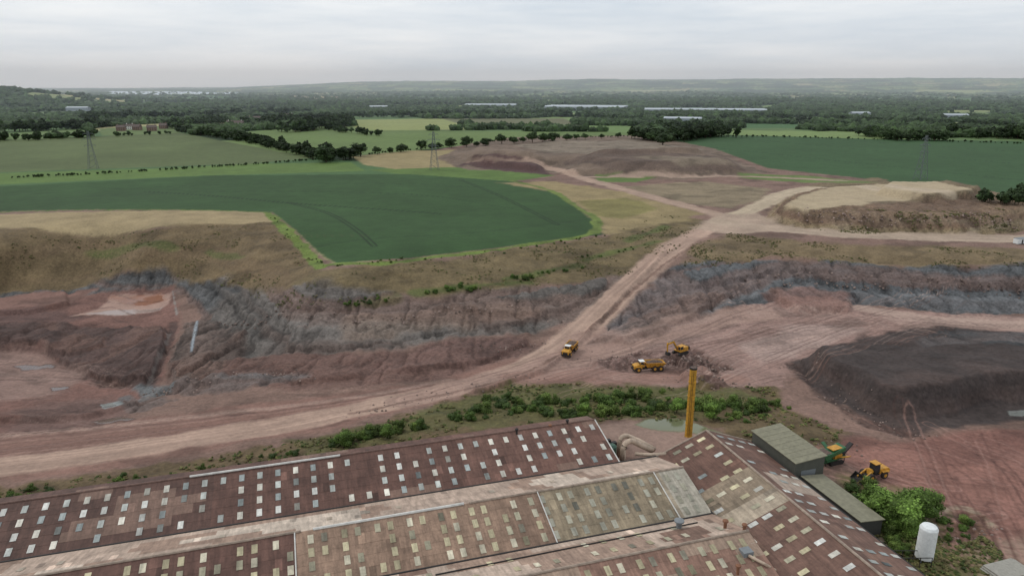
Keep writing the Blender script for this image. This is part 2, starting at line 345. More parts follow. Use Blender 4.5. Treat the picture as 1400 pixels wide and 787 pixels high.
# mounds at the back
pp([(1042,300),(1080,313),(1180,320),(1330,324),(1400,316),(1450,300),(1400,268),(1330,254),(1200,243),(1110,252),(1060,278)],(118,103,80),2,3,var=.35,vs=8,rock=.9)
pp([(1075,285),(1100,266),(1200,252),(1330,260),(1300,268),(1180,280),(1100,290)],(166,149,122),2,3,var=.12,vs=12,rock=.2)
pp([(1185,276),(1260,268),(1340,268),(1350,280),(1290,290),(1200,288)],(96,84,66),2,3,var=.35,vs=6,rock=.9,alpha=.8)
pp([(1090,298),(1180,292),(1330,300),(1390,305),(1330,315),(1150,310)],(140,128,106),1.5,3,alpha=.6,rock=1,vs=4,var=.45)
pp([(850,255),(960,248),(1050,258),(1040,275),(1000,285),(920,275)],(128,114,92),3,4,var=.25,vs=12,rock=.4)
pp([(595,218),(650,194),(720,187),(880,185),(975,203),(1050,236),(930,246),(800,242),(740,234),(640,232)],(112,96,83),3,5,var=.38,vs=22,rock=.8)
pp([(700,199),(860,190),(960,204),(880,206),(760,209)],(128,116,101),3,5,alpha=.8,var=.28,vs=30)
pp([(770,224),(800,211),(960,212),(1030,234),(930,240),(850,238)],(88,73,66),3,5,alpha=.6,var=.4,vs=20,rock=.9)
pp([(860,214),(960,214),(1010,228),(930,226)],(134,121,103),3,4,alpha=.6,var=.25,vs=20)
pp([(628,226),(650,212),(700,213),(745,227),(750,239),(690,234)],(82,62,59),2,3,var=.25,vs=12,rock=.9)
pp([(815,240),(900,238),(870,249),(815,249)],(86,106,54),2,2,var=.2,rock=.2)
pp([(1010,236),(1100,240),(1200,250),(1100,250),(1010,243)],(94,110,60),2,3,var=.3,rock=.2)
# roads
RC=(163,137,121)
pl([(-150,655),(100,625),(300,595),(480,562),(620,532),(720,502),(785,460),(835,412),(885,365),(935,326),(1000,302)],13,RC,3,2,stripes=.3,var=.2,rock=.2)
pl([(560,545),(700,512),(780,490),(830,480),(880,462),(960,440),(1050,428)],12,(154,127,114),3,3,stripes=.3,rock=.3,alpha=.85)
pl([(700,515),(800,508),(900,520),(1000,518)],9,(140,109,97),3,2,stripes=.2,rock=.2,alpha=.8)
pp([(720,500),(790,455),(830,445),(850,465),(800,500),(740,515)],(150,123,111),3,3,alpha=.7,rock=.25)
pl([(985,303),(1100,317),(1250,325),(1400,327),(1600,322)],17,(163,144,126),3,2,stripes=.22,rock=.15)
pl([(985,303),(1040,282),(1075,262),(1130,254),(1220,256),(1290,262)],14,(173,156,133),4,2,stripes=.15,rock=.12)
pl([(1010,300),(930,280),(850,258),(790,242),(750,228),(720,218)],12,(160,136,119),4,3,stripes=.2,rock=.15)
pl([(790,242),(860,240),(930,243),(1010,240),(1150,247)],8,(156,134,118),3,2,rock=.2)
pl([(750,228),(700,220),(640,222)],7,(140,118,103),3,2,rock=.2,alpha=.7)
pl([(1180,422),(1300,440),(1450,446)],9,(162,138,125),3,3,stripes=.2,rock=.2)
pp([(945,312),(985,292),(1040,292),(1080,314),(1000,320)],(165,145,127),3,3,alpha=.8,rock=.15)
pl([(480,565),(640,533),(735,505),(800,455),(850,412),(905,362),(950,335)],1.6,(112,88,77),1,.8,alpha=.7,rock=.9)
# verges
pl([(366,291),(395,318),(425,350),(438,366)],6,(100,116,54),1.5,2,var=.35)
pl([(440,364),(520,362),(600,351),(700,338),(822,320),(812,303)],4.5,(102,118,56),1.5,2,var=.35)
pl([(812,318),(822,300),(790,285),(762,262),(700,247)],4.5,(96,110,54),2,2,var=.3)
pl([(-200,292),(0,290),(366,290)],2.5,(92,108,54),1,1,var=.3)
for q in [[(480,415),(540,408)],[(570,400),(650,390)],[(690,382),(735,375)],[(740,372),(790,362)],[(285,345),(330,352)],[(640,392),(720,386)],[(800,355),(900,330)],[(120,345),(240,340)],[(860,330),(910,310)]]:
    pl(q,5,(80,90,46),3,3,alpha=.75,var=.4)
# tyre tracks
def tracks(n,u0,u1,v0,v1,du,dv,cols,a,sp=.35):
    for k in range(n):
        u=rnd.uniform(u0,u1); v=rnd.uniform(v0,v1); s=rnd.uniform(.5,1.4); q=rnd.uniform(-sp,sp); kk=rnd.uniform(.5,1.5)
        pts=[(u+du*s*t, v+dv*s*t*kk+q*50*t*t*.4) for t in (-1,-.5,0,.5,1)]
        pl(pts,rnd.uniform(.25,.6),rnd.choice(cols),.4,.08,twin=rnd.choice([1.1,1.25,0]),alpha=a*rnd.uniform(.4,1),dep=.05)
tc=[(98,75,67),(170,146,134),(90,70,64),(158,131,119)]
tracks(60,850,1200,420,500,110,-30,tc,.6)
tracks(24,1100,1400,425,450,110,8,tc,.55)
tracks(34,1180,1400,610,760,90,30,[(94,66,58),(160,125,113),(84,59,53)],.6,.9)
tracks(26,1250,1400,620,780,30,60,[(94,66,58),(160,125,113),(84,59,53)],.6,.6)
tracks(24,600,900,485,520,100,-22,tc,.55)
tracks(14,-20,180,480,590,110,10,tc,.3)
tracks(6,1130,1330,500,560,100,14,[(56,48,47),(80,71,68)],.4)
tracks(18,-20,380,318,366,140,2,[(92,78,58),(124,108,80)],.4)
tracks(12,1050,1400,262,325,80,3,tc,.35)
print('paint',time.time()-T0)
# rough relief on worked ground, bedded strata on the cut faces
near=RAD<1100
i=np.where(near)[0]
xi,yi,zi,ri=X[i],Y[i],Z[i],ROCK[i]
st=sstep(.6,.95,ri)*sstep(620,480,RAD[i])
zt=(zi+2.4*(fbm(xi/28,yi/28,3,51)-.5))/1.9
fl=np.floor(zt); fr=zt-fl
delta=(fl+sstep(.3,.7,fr)-zt)*1.9
strat=(vnoise(zt*1.7,xi/90,61)*.6+vnoise(zt*4.1,xi/40,62)*.4-.5)*2
COL[i]*=(1+.5*strat*st)[:,None]
mixr=(st*.45*sstep(.48,.66,vnoise(zt*.9+7,yi/150,66)))[:,None]
COL[i]=COL[i]*(1-mixr)+lin((120,91,79))[None,:]*mixr*(.8+.4*fbm(xi/5,yi/5,3,67))[:,None]
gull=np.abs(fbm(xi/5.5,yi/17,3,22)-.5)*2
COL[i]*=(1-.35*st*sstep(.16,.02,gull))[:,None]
wet=sstep(.54,.68,fbm(xi/16,yi/10,4,91))*sstep(.25,.4,ri)*(1-st)*.3
COL[i]*=(1-wet)[:,None]
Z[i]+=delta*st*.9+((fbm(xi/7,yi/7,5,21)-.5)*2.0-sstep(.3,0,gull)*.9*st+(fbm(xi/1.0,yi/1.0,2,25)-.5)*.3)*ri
# ------------------------------------------------------------------ mesh helper
def mesh_np(name,V,Fc,mat,col=None,smooth=False,link=True):
    me=bpy.data.meshes.new(name); V=np.asarray(V,np.float32); Fc=np.asarray(Fc,np.int32); m,k=Fc.shape
    me.vertices.add(len(V)); me.vertices.foreach_set('co',V.ravel())
    me.loops.add(m*k); me.loops.foreach_set('vertex_index',Fc.ravel())
    me.polygons.add(m); me.polygons.foreach_set('loop_start',np.arange(0,m*k,k,dtype=np.int32))
    me.polygons.foreach_set('loop_total',np.full(m,k,np.int32))
    me.polygons.foreach_set('use_smooth',np.full(m,smooth))
    me.update(calc_edges=True)
    if col is not None:
        a=me.color_attributes.new('Col','FLOAT_COLOR','POINT')
        c4=np.ones((len(V),4),np.float32); c4[:,:3]=col[:,:3]
        if col.shape[1]==4: c4[:,3]=col[:,3]
        a.data.foreach_set('color',c4.ravel())
    me.materials.append(mat)
    if not link: return me
    o=bpy.data.objects.new(name,me); scene.collection.objects.link(o); return o
# ------------------------------------------------------------------ materials
def newmat(name):
    m=bpy.data.materials.new(name); m.use_nodes=True; nt=m.node_tree
    return m,nt,nt.nodes['Principled BSDF']
def N(nt,t,**k):
    n_=nt.nodes.new(t)
    for a,b in k.items(): setattr(n_,a,b)
    return n_
def noise(nt,vec,scale,detail=4,rough=.6):
    n_=N(nt,'ShaderNodeTexNoise'); n_.inputs['Scale'].default_value=scale; n_.inputs['Detail'].default_value=detail; n_.inputs['Roughness'].default_value=rough
    if vec is not None: nt.links.new(vec,n_.inputs['Vector'])
    return n_.outputs['Fac']
def mrange(nt,v,a,b,c,d):
    n_=N(nt,'ShaderNodeMapRange'); nt.links.new(v,n_.inputs[0])
    for i_,q in enumerate((a,b,c,d)): n_.inputs[i_+1].default_value=q
    return n_.outputs[0]
def vmul(nt,c,f):
    n_=N(nt,'ShaderNodeVectorMath',operation='SCALE'); nt.links.new(c,n_.inputs[0]); nt.links.new(f,n_.inputs['Scale']); return n_.outputs[0]
def mth(nt,op,a,b):
    n_=N(nt,'ShaderNodeMath',operation=op)
    for i_,q in enumerate((a,b)):
        if isinstance(q,(int,float)): n_.inputs[i_].default_value=q
        else: nt.links.new(q,n_.inputs[i_])
    return n_.outputs[0]
mt,nt,bs=newmat('terrain_ground')
at=N(nt,'ShaderNodeAttribute',attribute_name='Col'); geo=N(nt,'ShaderNodeNewGeometry')
n1=noise(nt,geo.outputs['Position'],.9,6,.7); n2=noise(nt,geo.outputs['Position'],.12,5,.6)
rk=at.outputs['Alpha']
f1=mrange(nt,n1,.3,.7,-.42,.42); amt=mth(nt,'ADD',mth(nt,'MULTIPLY',rk,.85),.3)
amt=mth(nt,'MULTIPLY',amt,mrange(nt,rk,.01,.08,.1,1))
f=mth(nt,'ADD',mth(nt,'MULTIPLY',f1,amt),mrange(nt,n2,.3,.7,.88,1.12))
nt.links.new(vmul(nt,at.outputs['Color'],f),bs.inputs['Base Color'])
nt.links.new(mrange(nt,rk,.01,.08,.12,.92),bs.inputs['Roughness'])
bs.inputs['Specular IOR Level'].default_value=.25
bp=N(nt,'ShaderNodeBump'); bp.inputs['Distance'].default_value=.4; nt.links.new(n1,bp.inputs['Height']); nt.links.new(mth(nt,'MULTIPLY',rk,.9),bp.inputs['Strength'])
nt.links.new(bp.outputs[0],bs.inputs['Normal'])
ii=np.arange(NR-1)[:,None]*NC+np.arange(NC-1)[None,:]; ii=ii.ravel()
FC=np.stack([ii,ii+NC,ii+NC+1,ii+1],1)
terrain=mesh_np('terrain',np.stack([X,Y,Z],1),FC,mt,np.concatenate([COL,ROCK[:,None]],1),smooth=True)
print('terrain',len(X),time.time()-T0)
mf,nt,bs=newmat('foliage')
at=N(nt,'ShaderNodeAttribute',attribute_name='Col'); oi=N(nt,'ShaderNodeObjectInfo'); geo=N(nt,'ShaderNodeNewGeometry')
nn=noise(nt,geo.outputs['Position'],.35,3); n3=noise(nt,geo.outputs['Position'],.006,3)
f=mth(nt,'MULTIPLY',mth(nt,'MULTIPLY',mrange(nt,nn,.3,.7,.7,1.3),mrange(nt,oi.outputs['Random'],0,1,.8,1.2)),mrange(nt,n3,.35,.65,.75,1.25))
nt.links.new(vmul(nt,at.outputs['Color'],f),bs.inputs['Base Color']); bs.inputs['Roughness'].default_value=.8; bs.inputs['Specular IOR Level'].default_value=.25
def simple(name,c,rough=.6,var=.15,scale=2,metal=0,spec=.4):
    m,nt,bs=newmat(name); tc=N(nt,'ShaderNodeTexCoord')
    nn=noise(nt,tc.outputs['Object'],scale,5); l=lin(c)
    rgb=N(nt,'ShaderNodeRGB'); rgb.outputs[0].default_value=(*l,1)
    nt.links.new(vmul(nt,rgb.outputs[0],mrange(nt,nn,.3,.7,1-var,1+var)),bs.inputs['Base Color'])
    bs.inputs['Roughness'].default_value=rough; bs.inputs['Metallic'].default_value=metal; bs.inputs['Specular IOR Level'].default_value=spec
    return m
MY=simple('machine_yellow',(190,138,50),.55,.3); MDK=simple('dark_steel',(45,42,40),.7); MTY=simple('tyre_rubber',(56,48,45),.9)
MGL=simple('cab_glass',(35,45,52),.15,.05,spec=.6); MSOIL=simple('soil_load',(96,80,72),.95,.4,3)
MGN=simple('machine_green',(52,98,62),.5,.2); MWH=simple('white_paint',(220,222,220),.5,.12); MCHIM=simple('chimney_yellow',(180,134,44),.65,.4,1.2)
MSTEEL=simple('galvanised_steel',(120,124,126),.6,.1); MDUCT=simple('duct_metal',(178,158,138),.6,.25,1.2)
MSHR=simple('shed_roof',(126,122,102),.8,.2,1); MSHW=simple('shed_wall',(84,84,76),.8,.12,1); MWALL=simple('factory_wall',(108,76,64),.85,.2,1)
MBRK=simple('house_brick',(128,104,92),.9,.15); MTILE=simple('roof_tile',(98,86,80),.9,.15); MREND=simple('white_render',(222,219,211),.8,.05)
MSHED=simple('warehouse_roof',(176,183,188),.6,.1,.02); MRUST=simple('rusty_steel',(126,88,66),.8,.3); MDW=simple('dark_shed_wall',(62,62,58),.8,.15)
MWW=simple('warehouse_wall',(150,158,164),.6,.08); MCON=simple('concrete',(150,146,136),.9,.15)
# ------------------------------------------------------------------ part helpers
def empty(name,loc=(0,0,0),rz=0):
    o=bpy.data.objects.new(name,None); o.location=loc; o.rotation_euler=(0,0,rz); scene.collection.objects.link(o); return o
def addm(name,V,Fs,mat,parent=None,smooth=False,bevel=0):
    me=bpy.data.meshes.new(name); me.from_pydata([tuple(v) for v in V],[],[tuple(f) for f in Fs]); me.materials.append(mat)
    if smooth: me.polygons.foreach_set('use_smooth',[True]*len(me.polygons))
    me.update(); o=bpy.data.objects.new(name,me); scene.collection.objects.link(o)
    if parent: o.parent=parent
    if bevel:
        b=o.modifiers.new('b','BEVEL'); b.width=bevel; b.segments=2
    return o
def box(name,p,x0,x1,y0,y1,z0,z1,mat,bevel=0,tx=0,ty=0):
    V=[(x0,y0,z0),(x1,y0,z0),(x1,y1,z0),(x0,y1,z0),(x0+tx,y0+ty,z1),(x1-tx,y0+ty,z1),(x1-tx,y1-ty,z1),(x0+tx,y1-ty,z1)]
    return addm(name,V,[(0,3,2,1),(4,5,6,7),(0,1,5,4),(1,2,6,5),(2,3,7,6),(3,0,4,7)],mat,p,bevel=bevel)
def prism(name,p,prof,y0,y1,mat,bevel=0):
    k=len(prof); V=[(x,y0,z) for x,z in prof]+[(x,y1,z) for x,z in prof]
    Fs=[tuple(range(k)),tuple(range(2*k-1,k-1,-1))]+[(i_,k+i_,k+(i_+1)%k,(i_+1)%k) for i_ in range(k)]
    return addm(name,V,Fs,mat,p,bevel=bevel)
def tube(name,p,pts,r,mat,seg=12,cap=True,smooth=False):
    V=[];Fs=[]
    pts=[Vector(q) for q in pts]; rs=r if isinstance(r,(list,tuple)) else [r]*len(pts)
    for i_,q in enumerate(pts):
        d=(pts[min(i_+1,len(pts)-1)]-pts[max(i_-1,0)]).normalized()
        up=Vector((0,0,1)) if abs(d.z)<.95 else Vector((1,0,0))
        a=d.cross(up).normalized(); b=a.cross(d)
        for s in range(seg):
            an=2*math.pi*s/seg; V.append(q+(a*math.cos(an)+b*math.sin(an))*rs[i_])
    for i_ in range(len(pts)-1):
        for s in range(seg):
            Fs.append((i_*seg+s,i_*seg+(s+1)%seg,(i_+1)*seg+(s+1)%seg,(i_+1)*seg+s))
    if cap: Fs.append(tuple(range(seg))[::-1]); Fs.append(tuple(range((len(pts)-1)*seg,len(pts)*seg)))
    return addm(name,V,Fs,mat,p,smooth=smooth)
def wheel(name,p,x,y,r,w):
    tube(name,p,[(x,y-w/2,r),(x,y-w/2+.08,r),(x,y+w/2-.08,r),(x,y+w/2,r)],[r*.86,r,r,r*.86],MTY,18)
    tube(name+'_hub',p,[(x,y-w/2-.02,r),(x,y+w/2+.02,r)],r*.48,MY,12)
def place(obj,u,v,rz,dz=0):
    q=project(u,v); obj.location=(q[0],q[1],q[2]+dz); obj.rotation_euler[2]=rz
# ------------------------------------------------------------------ vehicles
def dump_truck(load=True):
    e_=empty('dump_truck')
    prism('hood',e_,[(2.3,1.1),(4.9,1.0),(5.1,1.3),(4.9,2.15),(3.6,2.45),(2.3,2.5)],-1.15,1.15,MY,.08)
    box('grille',e_,5.06,5.12,-.8,.8,1.15,1.85,MDK)
    box('bumper',e_,4.6,5.2,-1.45,1.45,.65,1.05,MDK,.05)
    box('cab',e_,1.5,3.1,-.95,.95,1.6,3.35,MY,.08,.12,.1)
    box('windscreen',e_,2.93,3.05,-.78,.78,2.3,3.15,MGL)
    box('side_window_right',e_,1.75,2.8,-.97,-.86,2.35,3.12,MGL); box('side_window_left',e_,1.75,2.8,.86,.97,2.35,3.12,MGL)
    box('cab_roof',e_,1.5,3.15,-1,1,3.36,3.46,MWH,.03)
    box('fender_right',e_,2.9,4.7,-1.6,-1.0,1.75,1.95,MY,.05); box('fender_left',e_,2.9,4.7,1.0,1.6,1.75,1.95,MY,.05)
    box('front_frame',e_,.6,4.6,-.6,.6,.7,1.3,MDK); tube('articulation_joint',e_,[(.4,0,.6),(.4,0,1.6)],.4,MDK)
    box('rear_frame',e_,-4.6,.3,-.5,.5,.8,1.35,MDK)
    V=[];Fs=[]
    prof=[(-5.4,2.3),(-4.2,1.45),(.7,1.4),(1.2,2.1)]; top=[(-5.4,2.55),(-4.2,2.85),(.7,3.0),(1.3,3.1)]
    for (x,z),(xt,zt) in zip(prof,top):
        V+=[(xt,-1.65,zt),(x,-1.15,z),(x,1.15,z),(xt,1.65,zt),(xt,-1.5,zt),(x+.05,-1.0,z+.12),(x+.05,1.0,z+.12),(xt,1.5,zt)]
    for i_ in range(3):
        a=i_*8;b=a+8
        for q in range(3): Fs+=[(a+q,b+q,b+q+1,a+q+1),(a+4+q,a+5+q,b+5+q,b+4+q)]
        Fs+=[(a,a+4,b+4,b),(a+3,b+3,b+7,a+7)]
    Fs+=[(24,25,26,27),(28,31,30,29),(24,28,31,27)]
    addm('tipping_body',V,Fs,MY,e_)
    box('headboard_guard',e_,1.2,2.1,-1.3,1.3,3.1,3.2,MY)
    for q in (-3.6,-2,-.4): 
        for s in (-1,1): box('body_rib',e_,q-.08,q+.08,s*1.62-.07,s*1.62+.07,1.9,2.85,MY)
    if load:
        V=[];Fs=[]
        for i_ in range(9):
            for j in range(6):
                x=-4.6+i_*.68; y=-1.35+j*.54
                V.append((x,y,2.4+.95*(1-((i_-4)/4.5)**2)*(1-((j-2.5)/2.9)**2)+rnd.uniform(-.08,.08)))
        for i_ in range(8):
            for j in range(5): Fs.append((i_*6+j,i_*6+6+j,i_*6+7+j,i_*6+j+1))
        addm('soil_load',V,Fs,MSOIL,e_)
    for x in (3.6,-1.7,-3.6):
        wheel('wheel_right',e_,x,-1.25,.92,.7); wheel('wheel_left',e_,x,1.25,.92,.7)
    for s in(-1,1): box('mirror',e_,3.2,3.3,s*1.3-.12,s*1.3+.12,2.5,2.95,MDK)
    return e_
t1=dump_truck(True); place(t1,779,482,math.radians(68)+math.pi)
t2=dump_truck(True); place(t2,886,506,math.radians(190))
def excavator():
    e_=empty('excavator')
    for s in(-1,1):
        prism('track_left' if s>0 else 'track_right',e_,[(-2.2,.35),(-1.9,0),(1.9,0),(2.2,.35),(2.2,.65),(1.9,.95),(-1.9,.95),(-2.2,.65)],s*1.3-.32,s*1.3+.32,MDK,.05)
    box('undercarriage',e_,-1.2,1.2,-1,1,.4,.9,MDK); tube('slew_ring',e_,[(0,0,.9),(0,0,1.15)],.8,MDK)
    box('house_deck',e_,-2.2,1.6,-1.45,1.45,1.15,1.5,MY,.06)
    box('engine_cover',e_,-2.1,.1,-1.4,1.4,1.5,2.5,MY,.12)
    prism('counterweight',e_,[(-2.9,1.3),(-2.2,1.15),(-2.1,2.5),(-2.7,2.4)],-1.4,1.4,MDK,.08)
    box('cab',e_,.2,1.8,.5,1.45,1.5,3.1,MY,.08,.08,.05)
    box('cab_window_front',e_,1.72,1.82,.6,1.35,1.9,2.95,MGL); box('cab_window_left',e_,.4,1.6,1.38,1.47,2.0,2.95,MGL); box('cab_window_right',e_,.4,1.6,.47,.55,2.0,2.95,MGL)
    prism('boom',e_,[(.6,1.5),(1.2,1.5),(3.3,4.3),(6.0,4.1),(6.0,4.5),(3.1,4.95)],-.55,-.15,MY,.05)
    prism('stick',e_,[(5.6,4.9),(6.2,4.7),(5.9,1.8),(5.6,1.7)],-.5,-.2,MY,.04)
    prism('bucket',e_,[(5.9,1.9),(5.4,1.8),(4.8,1.2),(4.9,.6),(5.6,.5),(6.1,1.0)],-1.0,.3,MDK,.04)
    tube('boom_cylinder',e_,[(1.5,-.35,1.6),(3.0,-.35,3.7)],.1,MSTEEL); tube('stick_cylinder',e_,[(3.4,-.35,5.0),(5.7,-.35,4.95)],.1,MSTEEL)
    return e_
ex=excavator(); place(ex,930,484,math.radians(215),.2)
def loader():
    e_=empty('wheel_loader')
    prism('engine_cover',e_,[(-3.4,1.0),(-.8,1.0),(-.8,2.2),(-3.0,2.1),(-3.4,1.7)],-.9,.9,MY,.08)
    box('frame',e_,-3,2.4,-.5,.5,.7,1.1,MDK)
    box('cab',e_,-.9,.5,-.75,.75,1.3,3.2,MDK,.05,.1,.06); box('cab_glass',e_,-.86,.47,-.77,.77,2.0,3.0,MGL,0,.07,.04); box('cab_roof',e_,-1.0,.6,-.85,.85,3.21,3.36,MY,.04)
    for s in(-1,1):
        prism('lift_arm',e_,[(.8,1.9),(1.3,1.9),(3.4,.7),(3.3,.4),(2.8,.6)],s*.7-.12,s*.7+.12,MY)
        box('fender',e_,-2.6,-1.0,s*1.15-.3,s*1.15+.3,1.6,1.72,MY)
        wheel('wheel_front',e_,1.6,s*1.1,.8,.65); wheel('wheel_rear',e_,-1.8,s*1.1,.8,.65)
    prism('loader_tower',e_,[(.6,1.0),(1.5,1.0),(1.2,2.1),(.7,2.1)],-.5,.5,MY,.05)
    prof=[(3.2,1.3),(3.1,.5),(3.5,.1),(4.6,.1)]
    V=[(x,-1.5,z) for x,z in prof]+[(x,1.5,z) for x,z in prof]
    o=addm('bucket',V,[(0,1,5,4),(1,2,6,5),(2,3,7,6),(0,3,2,1),(4,5,6,7)],MDK,e_); sm=o.modifiers.new('s','SOLIDIFY'); sm.thickness=.1
    return e_
ld=loader(); place(ld,1193,652,math.radians(200)); ld.scale=(1.05,1.05,1.05)
def screener():
    e_=empty('screening_machine')
    for s in(-1,1): prism('track',e_,[(-2,.3),(-1.7,0),(1.7,0),(2,.3),(2,.6),(1.7,.85),(-1.7,.85),(-2,.6)],s*1.1-.25,s*1.1+.25,MDK)
    box('chassis',e_,-3.4,3.2,-.8,.8,.9,1.4,MGN,.04)
    prism('screen_box',e_,[(-1.8,2.2),(2.2,3.0),(2.2,3.9),(-1.8,3.1)],-1.2,1.2,MGN,.05)
    box('screen_deck',e_,-1.4,1.9,-.9,.9,3.6,3.75,MY,.03)
    prism('hopper',e_,[(-3.9,2.0),(-2.2,2.0),(-1.6,3.3),(-4.4,3.3)],-1.4,1.4,MGN,.05)
    box('hopper_soil',e_,-4.1,-1.9,-1.15,1.15,3.25,3.4,MSOIL,.05)
    prism('main_conveyor',e_,[(1.8,1.2),(2.4,1.2),(5.4,3.6),(5.1,3.8)],-.5,.5,MDK)
    for s in(-1,1):
        V=[(0,s*1.0,1.6),(.9,s*1.0,1.6),(.9,s*3.6,3.1),(0,s*3.6,3.1),(0,s*1.0,1.8),(.9,s*1.0,1.8),(.9,s*3.6,3.3),(0,s*3.6,3.3)]
        addm('side_conveyor',V,[(0,3,2,1),(4,5,6,7),(0,1,5,4),(1,2,6,5),(2,3,7,6),(3,0,4,7)],MY if s<0 else MGN,e_)
    box('engine_house',e_,-.6,1.6,-1.0,1.0,1.4,2.3,MY,.05)
    for x in(-3,2.6):
        for s in(-1,1): tube('leg',e_,[(x,s*.8,0),(x,s*.8,2.4)],.09,MDK,8)
    return e_
sc=screener(); place(sc,1138,632,math.radians(25))
# ------------------------------------------------------------------ factory (local frame x=along bays, y=-t)
OX,OY=17.0,144.0; ANG=math.atan2(.289,.957)
fac=empty('factory_building',(OX,OY,0),ANG)
mr,nt,bs=newmat('fibre_cement_roof')
at=N(nt,'ShaderNodeAttribute',attribute_name='Col'); tc=N(nt,'ShaderNodeTexCoord')
mp=N(nt,'ShaderNodeMapping'); mp.inputs['Scale'].default_value=(1.6,.22,.22); nt.links.new(tc.outputs['Object'],mp.inputs[0])
na=noise(nt,mp.outputs[0],1,6,.65); nb=noise(nt,tc.outputs['Object'],.25,6,.65); nc_=noise(nt,tc.outputs['Object'],2.2,4,.7)
f=mth(nt,'MULTIPLY',mth(nt,'MULTIPLY',mrange(nt,na,.3,.7,.72,1.28),mrange(nt,nb,.3,.7,.7,1.28)),mrange(nt,nc_,.3,.7,.85,1.15))
nt.links.new(vmul(nt,at.outputs['Color'],f),bs.inputs['Base Color']); bs.inputs['Roughness'].default_value=.75; bs.inputs['Specular IOR Level'].default_value=.3
RV=[];RFc=[];RCo=[]
def rquad(a,b,c,d,col):
    k=len(RV); RV.extend([a,b,c,d]); RFc.append((k,k+1,k+2,k+3)); RCo.extend([col]*4)
def vn(a,b,s=3): return float(vnoise(np.array([a+50.]),np.array([b+50.]),s)[0])
def slope(axis,l0,l1,w0,z0,w1,z1,colf,sk,skcol,sheet=1.1,shl=2.3,skw=.95,skl=1.75,gap=3.3,miss=.12):
    L=math.hypot(w1-w0,z1-z0); nr=max(1,round(L/shl)); nl=max(1,int(round((l1-l0)/sheet)))
    def pt(l,f_,lift):
        w=w0+(w1-w0)*f_; z=z0+(z1-z0)*f_+lift
        return (l,-w,z) if axis=='s' else (w,-l,z)
    hi0=z0>z1
    for i_ in range(nl):
        a=l0+(l1-l0)*i_/nl; b=l0+(l1-l0)*(i_+1)/nl
        for j in range(nr):
            fa=j/nr; fb=(j+1)/nr
            la,lb=(.0,.02) if hi0 else (.02,.0)
            c=colf((a+b)/2,w0+(w1-w0)*(fa+fb)/2)
            h=rnd.uniform(.93,1.07)*(1 if rnd.random()>.03 else rnd.choice([.6,.75,1.35,1.6]))
            rquad(pt(a,fa,la),pt(b,fa,la),pt(b,fb,lb),pt(a,fb,lb),tuple(lin(c)*h))
    for f_ in sk:
        df=skl/L/2; l=l0+gap/2
        while l<l1-1:
            if rnd.random()>miss:
                c=rnd.choice(skcol(l,w0+(w1-w0)*f_)); h=rnd.uniform(.65,1.1)*(1 if rnd.random()>.1 else .45); ll=round(l/1.1)*1.1
                rquad(pt(ll-skw/2,f_-df,.08),pt(ll+skw/2,f_-df,.08),pt(ll+skw/2,f_+df,.08),pt(ll-skw/2,f_+df,.08),tuple(lin(c)*h))
            l+=gap
WHT=[(202,200,192),(178,180,173),(150,156,153),(208,202,188)]
CRM=[(192,181,148),(178,167,136),(162,155,132),(196,187,164)]
GRY=[(160,156,140),(150,146,130),(172,166,146)]
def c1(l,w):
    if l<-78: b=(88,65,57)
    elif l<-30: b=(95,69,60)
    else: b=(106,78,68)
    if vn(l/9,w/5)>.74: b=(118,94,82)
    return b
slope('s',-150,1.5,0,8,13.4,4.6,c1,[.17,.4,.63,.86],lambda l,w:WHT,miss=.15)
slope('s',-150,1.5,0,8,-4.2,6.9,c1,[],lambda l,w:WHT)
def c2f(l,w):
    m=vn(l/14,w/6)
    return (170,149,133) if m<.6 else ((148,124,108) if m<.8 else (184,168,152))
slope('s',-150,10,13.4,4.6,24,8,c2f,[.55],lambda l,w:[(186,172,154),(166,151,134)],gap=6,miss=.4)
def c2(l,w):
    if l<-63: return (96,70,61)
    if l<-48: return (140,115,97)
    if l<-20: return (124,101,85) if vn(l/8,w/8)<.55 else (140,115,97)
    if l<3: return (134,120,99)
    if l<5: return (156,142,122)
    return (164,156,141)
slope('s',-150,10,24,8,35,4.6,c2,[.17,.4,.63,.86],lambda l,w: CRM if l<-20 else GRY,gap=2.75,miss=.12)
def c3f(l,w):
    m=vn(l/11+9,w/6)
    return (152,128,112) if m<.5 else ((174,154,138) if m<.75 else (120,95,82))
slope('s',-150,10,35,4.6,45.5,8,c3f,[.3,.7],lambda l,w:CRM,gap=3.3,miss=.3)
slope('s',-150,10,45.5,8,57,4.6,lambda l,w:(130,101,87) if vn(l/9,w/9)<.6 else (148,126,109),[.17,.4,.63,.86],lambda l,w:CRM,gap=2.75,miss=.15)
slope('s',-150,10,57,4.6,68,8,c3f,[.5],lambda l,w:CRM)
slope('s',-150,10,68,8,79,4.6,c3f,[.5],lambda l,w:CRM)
def cx(l,w):
    if 29<l<37 and w<21: return (136,120,101)
    if 37<l<41 and w<21: return (162,147,128)
    if l<30: return (104,77,66)
    if 26<l<37 and w>24: return (158,140,125)
    return (108,82,71) if vn(l/9,w/5)<.6 else (120,93,80)
slope('t',13.5,85,21.5,9,10,4.6,cx,[.2,.44,.68,.9],lambda l,w:WHT+CRM,gap=3.3,miss=.2)
slope('t',13.5,85,21.5,9,33,4.6,cx,[.2,.44,.68,.9],lambda l,w:WHT,gap=3.6,miss=.25)
roof=mesh_np('corrugated_roof',RV,RFc,mr,np.array(RCo)); roof.parent=fac
box('hall_walls_south',fac,-149.6,9.8,-78.8,-13.4,0,4.5,MWALL)
V=[(-149.6,4.0,0),(-149.6,4.0,6.8),(-149.6,0,7.88),(-149.6,-13.3,4.52),(-149.6,-13.3,0)]; V+=[(1.3,b,c) for a,b,c in V]
